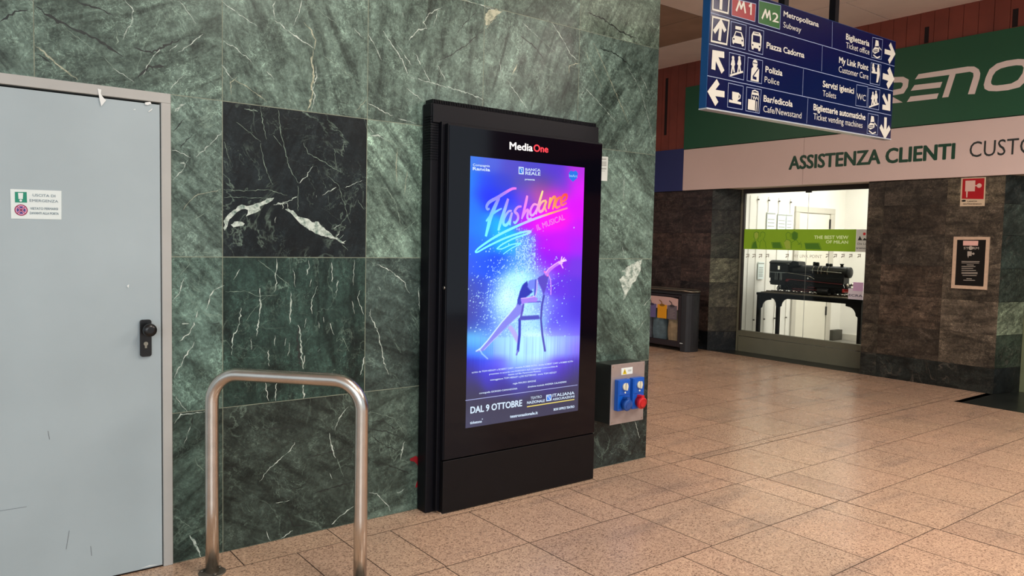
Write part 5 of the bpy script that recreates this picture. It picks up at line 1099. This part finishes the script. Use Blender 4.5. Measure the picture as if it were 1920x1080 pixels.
def ZS(pts, y=YF): return [P(u, v, 1, y) for u, v in Z(pts, 1300, 0, 4)]
q = MB()
for a_, b_, w_ in (((130, 95), (1508, 497), .004), ((118, 328), (1497, 683), .004), ((105, 567), (1483, 865), .004), ((1043, 165), (1040, 355), .003), ((968, 345), (962, 535), .003), ((826, 520), (818, 720), .003), ((860, 738), (850, 925), .003)):
    q.ribbon(ZS([a_, b_]), w_, (0, -1, 0))
q.build('divider_lines', M['sgnline'], hs)
def sfr(pts, w_=.0035, mat='sgnline', nm='pictogram_frame'):
    q_ = MB(); z_ = ZS(pts); z_ = z_+[z_[0], z_[1]]
    for i_, (a_, b_) in enumerate(zip(z_[:4], z_[1:5])):
        a_ = a_+Vector((0, -.0002*i_, 0)); b_ = b_+Vector((0, -.0002*i_, 0)); d_ = (b_-a_).normalized()*w_*.5; q_.ribbon([a_-d_, b_+d_], w_, (0, -1, 0))
    return q_.build(nm, M[mat], hs)
frames = [[(283, 160), (397, 190), (388, 372), (278, 345)], [(422, 203), (528, 232), (520, 410), (415, 380)], [(270, 393), (387, 420), (377, 600), (267, 572)], [(410, 430), (520, 455), (512, 628), (402, 605)], [(263, 622), (375, 647), (367, 822), (255, 802)], [(400, 652), (510, 673), (495, 850), (392, 830)],
 [(1345, 280), (1420, 297), (1410, 445), (1337, 430)], [(1333, 470), (1408, 487), (1397, 640), (1325, 625)], [(1225, 635), (1308, 650), (1300, 805), (1217, 790)], [(1315, 660), (1400, 675), (1390, 825), (1307, 808)], [(1312, 850), (1388, 865), (1380, 1013), (1302, 1000)]]
for f_ in frames: sfr(f_)
sfr([(145, 125), (268, 155), (250, 333), (135, 308)], .011, 'sgnwhite', 'arrow_frame'); sfr([(150, -95), (272, -62), (260, 100), (145, 70)], .011, 'sgnwhite', 'arrow_frame')
PXM = .00162   # metres per zoomed pixel on the sign face, left part
def arrow(shaft, head, w_):
    q_ = MB(); q_.ribbon(ZS(shaft), w_*.95, (0, -1, 0)); q_.ribbon(ZS(head, YF2), w_, (0, -1, 0)); q_.build('arrow', M['sgnwhite'], hs)
arrow([(207, 190), (195, 305)], [(155, 240), (207, 165), (240, 235)], .028); arrow([(212, -60), (205, 72)], [(165, -20), (215, -80), (245, -15)], .028)
arrow([(165, 415), (222, 540)], [(150, 522), (157, 400), (232, 412)], .038); arrow([(135, 692), (234, 708)], [(186, 612), (128, 690), (176, 780)], .040)
arrow([(1435, 385), (1492, 402)], [(1474, 330), (1503, 402), (1466, 465)], .038); arrow([(1421, 570), (1480, 590)], [(1464, 515), (1492, 590), (1455, 650)], .048)
arrow([(1424, 712), (1462, 800)], [(1470, 705), (1468, 812), (1418, 802)], .038); arrow([(1442, 880), (1438, 1000)], [(1403, 945), (1437, 1018), (1473, 955)], .042)
def pic(parts):
    q_ = MB()
    for n_, it in enumerate(parts):
        dd_ = -.00025*n_
        if it[0] == 'p': q_.face(ZS(it[1], YF2+dd_), 0 if len(it) < 3 else 1)
        elif it[0] == 'c': q_.disc(ZS([it[1]], YF2+dd_)[0], it[2], (0, -1, 0), 0)
        elif it[0] == 's': q_.ribbon(ZS(it[1], YF2+dd_), it[2], (0, -1, 0), 0 if len(it) < 4 else 1)
    q_.build('pictogram', [M['sgnwhite'], M['signblue']], hs)
pic([('p', [(300, 275), (318, 232), (362, 242), (378, 290), (380, 345), (366, 350), (360, 332), (308, 320), (300, 332), (293, 318), (292, 282)]), ('p', [(312, 266), (322, 240), (355, 248), (365, 280)], 1), ('p', [(316, 193), (361, 203), (360, 228), (315, 218)]), ('c', (304, 292), .001), ('p', [(299, 285), (309, 287), (309, 298), (299, 296)], 1), ('p', [(362, 298), (372, 300), (371, 312), (362, 309)], 1)])
pic([('p', [(450, 235), (500, 246), (512, 272), (508, 352), (500, 384), (488, 382), (486, 366), (454, 358), (450, 372), (438, 368), (434, 340), (437, 262)]), ('p', [(448, 262), (500, 273), (500, 326), (446, 313)], 1), ('p', [(456, 243), (494, 251), (494, 257), (456, 249)], 1), ('p', [(440, 330), (450, 332), (450, 343), (440, 340)], 1), ('p', [(492, 343), (502, 345), (502, 357), (492, 354)], 1)])
def person(x, y, s):
    return [('c', (x, y), .0125*s), ('p', [(x-8*s, y+12*s), (x+10*s, y+14*s), (x+15*s, y+48*s), (x+8*s, y+66*s), (x+14*s, y+108*s), (x+4*s, y+110*s), (x-2*s, y+78*s), (x-8*s, y+118*s), (x-18*s, y+118*s), (x-9*s, y+60*s), (x-17*s, y+50*s)])]
pic(person(298, 434, 1)+person(345, 434, .95)+[('s', [(275, 566), (372, 538)], .012)])
pic(person(1347, 698, .85)+person(1370, 690, .85)+[('s', [(1318, 802), (1390, 778)], .012)])
pic([('c', (463, 478), .026), ('p', [(446, 466), (452, 450), (478, 455), (481, 474)]), ('s', [(447, 470), (480, 477)], .005, 1), ('p', [(430, 604), (436, 515), (450, 500), (482, 506), (494, 522), (490, 615)]), ('s', [(488, 515), (446, 575)], .008, 1), ('s', [(446, 580), (474, 590)], .018, 1)])
pic([('p', [(292, 686), (342, 696), (338, 746), (328, 762), (300, 756), (291, 742)]), ('s', [(340, 704), (352, 716), (350, 734), (336, 744)], .009), ('s', [(268, 756), (358, 776)], .016)])
pic([('p', [(412, 742), (466, 752), (462, 830), (408, 820)]), ('p', [(438, 690), (492, 700), (490, 718), (436, 708)]), ('s', [(440, 684), (462, 678), (488, 692)], .008), ('s', [(438, 708), (434, 745)], .006), ('s', [(492, 716), (484, 838)], .006), ('s', [(476, 760), (470, 836)], .008), ('s', [(446, 720), (452, 742), (458, 722), (466, 746), (474, 726), (482, 748)], .006)])
for (ox, oy) in ((0, 0), (-34, 568)):
    pic([('p', [(1368+ox, 300+oy), (1388+ox, 306+oy), (1392+ox, 345+oy), (1362+ox, 348+oy)]), ('p', [(1344+ox, 375+oy), (1362+ox, 352+oy), (1394+ox, 360+oy), (1392+ox, 388+oy), (1362+ox, 404+oy), (1346+ox, 392+oy)]), ('s', [(1348+ox, 378+oy), (1384+ox, 372+oy)], .006, 1), ('s', [(1350+ox, 390+oy), (1384+ox, 384+oy)], .006, 1), ('s', [(1392+ox, 352+oy), (1410+ox, 376+oy)], .008), ('s', [(1350+ox, 412+oy), (1378+ox, 434+oy), (1402+ox, 424+oy)], .010)])
pic([('c', (1350, 490), .014), ('p', [(1340, 500), (1358, 502), (1366, 535), (1345, 540)]), ('c', (1388, 498), .014), ('p', [(1378, 508), (1396, 510), (1398, 560), (1384, 620), (1372, 618), (1378, 560)]), ('s', [(1338, 540), (1398, 552)], .014)])
# metro squares
for nm, pts, mt in (('metro_square', [(290, -12), (470, 30), (462, 163), (287, 115)], 'm1red'), ('metro_square', [(492, 3), (656, 42), (648, 220), (488, 172)], 'm2green')):
    q = MB(); q.face(ZS(pts)); sq = q.build(nm, M[mt], hs, label='red metro square' if mt == 'm1red' else 'green metro square')
    qe = MB(); z_ = ZS(pts, YF2); z_.append(z_[0])
    for a_, b_ in zip(z_[:-1], z_[1:]): qe.ribbon([a_, b_], .004, (0, -1, 0))
    qe.build('square_outline', M['sgnline'], sq)
    q = MB()
    if mt == 'm1red': q.ribbon(ZS([(322, 82), (346, 12), (358, 64), (378, 18), (390, 100)], YF2), .015, (0, -1, 0)); q.ribbon(ZS([(418, 50), (434, 28), (431, 112)], YF2), .014, (0, -1, 0))
    else: q.ribbon(ZS([(515, 140), (542, 74), (552, 130), (570, 84), (578, 154)], YF2), .015, (0, -1, 0)); textpx(q, '2', (1300+592/4, 160/4), (1300+640/4, 172/4), 18, 1, YF2, bold=.02)
    q.build('line_lettering', M['sgnwhite'], sq)
def stext(s, u0, v0, u1, cap, bold):
    A_ = P(u0, v0, 1, YF); lo, hi = .01, 3.0
    for _ in range(40):
        m_ = (lo+hi)/2
        if prj(A_+Vector((m_, 0, m_*.0132)))[0] < u1: lo = m_
        else: hi = m_
    B_ = A_+Vector((lo, 0, lo*.0132)); c_ = (P(u0, v0-cap, 1, YF)-A_).length
    q_ = MB(); text(q_, s, A_, B_, c_, (0, -1, 0), bold=bold); q_.build('lettering', M['sgnwhite'], hs)
BD, TH = .035, 0.0
for a_ in (('Metropolitana', 1469, 30, 1535, 10.5, BD), ('Subway', 1468.7, 51, 1502, 11.2, TH), ('Piazza Cadorna', 1437, 90, 1508, 12, BD), ('Polizia', 1435, 135, 1467, 12, BD), ('Police', 1433.5, 154, 1461, 11.8, TH), ('Bar/edicola', 1431.5, 190, 1486, 12.5, BD), ('Cafe/Newsstand', 1431, 209.5, 1502.5, 12.6, TH),
           ('Biglietteria', 1586, 73.5, 1630, 11.5, BD), ('Ticket office', 1586, 89.5, 1630, 11.5, TH), ('My Link Point', 1573, 117.5, 1628, 12, BD), ('Customer Care', 1572.5, 134.8, 1628, 12, TH), ('Servizi igienici', 1542.5, 162.5, 1601, 12.2, BD), ('Toilets', 1542.5, 179.8, 1567.5, 11.8, TH),
           ('Biglietterie automatiche', 1525, 206.3, 1622.5, 12.5, BD), ('Ticket vending machines', 1525, 223.5, 1617, 12.5, TH), ('WC', 1606.5, 186, 1623, 12, 0.0)): stext(*a_)

# ---------------------------------------------------------------- hall lamps (the bodies that carry the light)
M['lampglow'] = mk('lamp_diffuser', (255, 240, 220), .5, var=0, emit=5)
for (x_, y_, l_, lab) in ((2.2, -2.9, 2.4, 'ceiling lamp nearest the grey door'), (5.6, -3.4, 2.4, 'pendant lamp in front of the hanging blue sign, made up to carry added uplight'), (5.3, 3.4, 1.6, 'ceiling lamp above the passage by the bin')):
    zt_ = 4.13 if x_ != 5.6 else 3.725  # mid lamp made a pendant to go with the added upward fill
    t = thing('ceiling_lamp', (x_, y_, zt_), 'long %s' % lab, 'lamp', 'hall ceiling lamps')
    MB().box(x_-.27, x_+.27, y_-l_/2-.03, y_+l_/2+.03, zt_-.045, zt_).build('housing', M['labelwhite'], t)
    MB().box(x_-.24, x_+.24, y_-l_/2, y_+l_/2, zt_-.052, zt_-.045).build('diffuser', M['lampglow'], t)
    if x_ == 5.6:
        for yy in (y_-.9, y_+.9): MB().tube([(x_, yy, zt_), (x_, yy, 4.13)], .006, 8).build('added_suspension_rod', M['steel'], t)
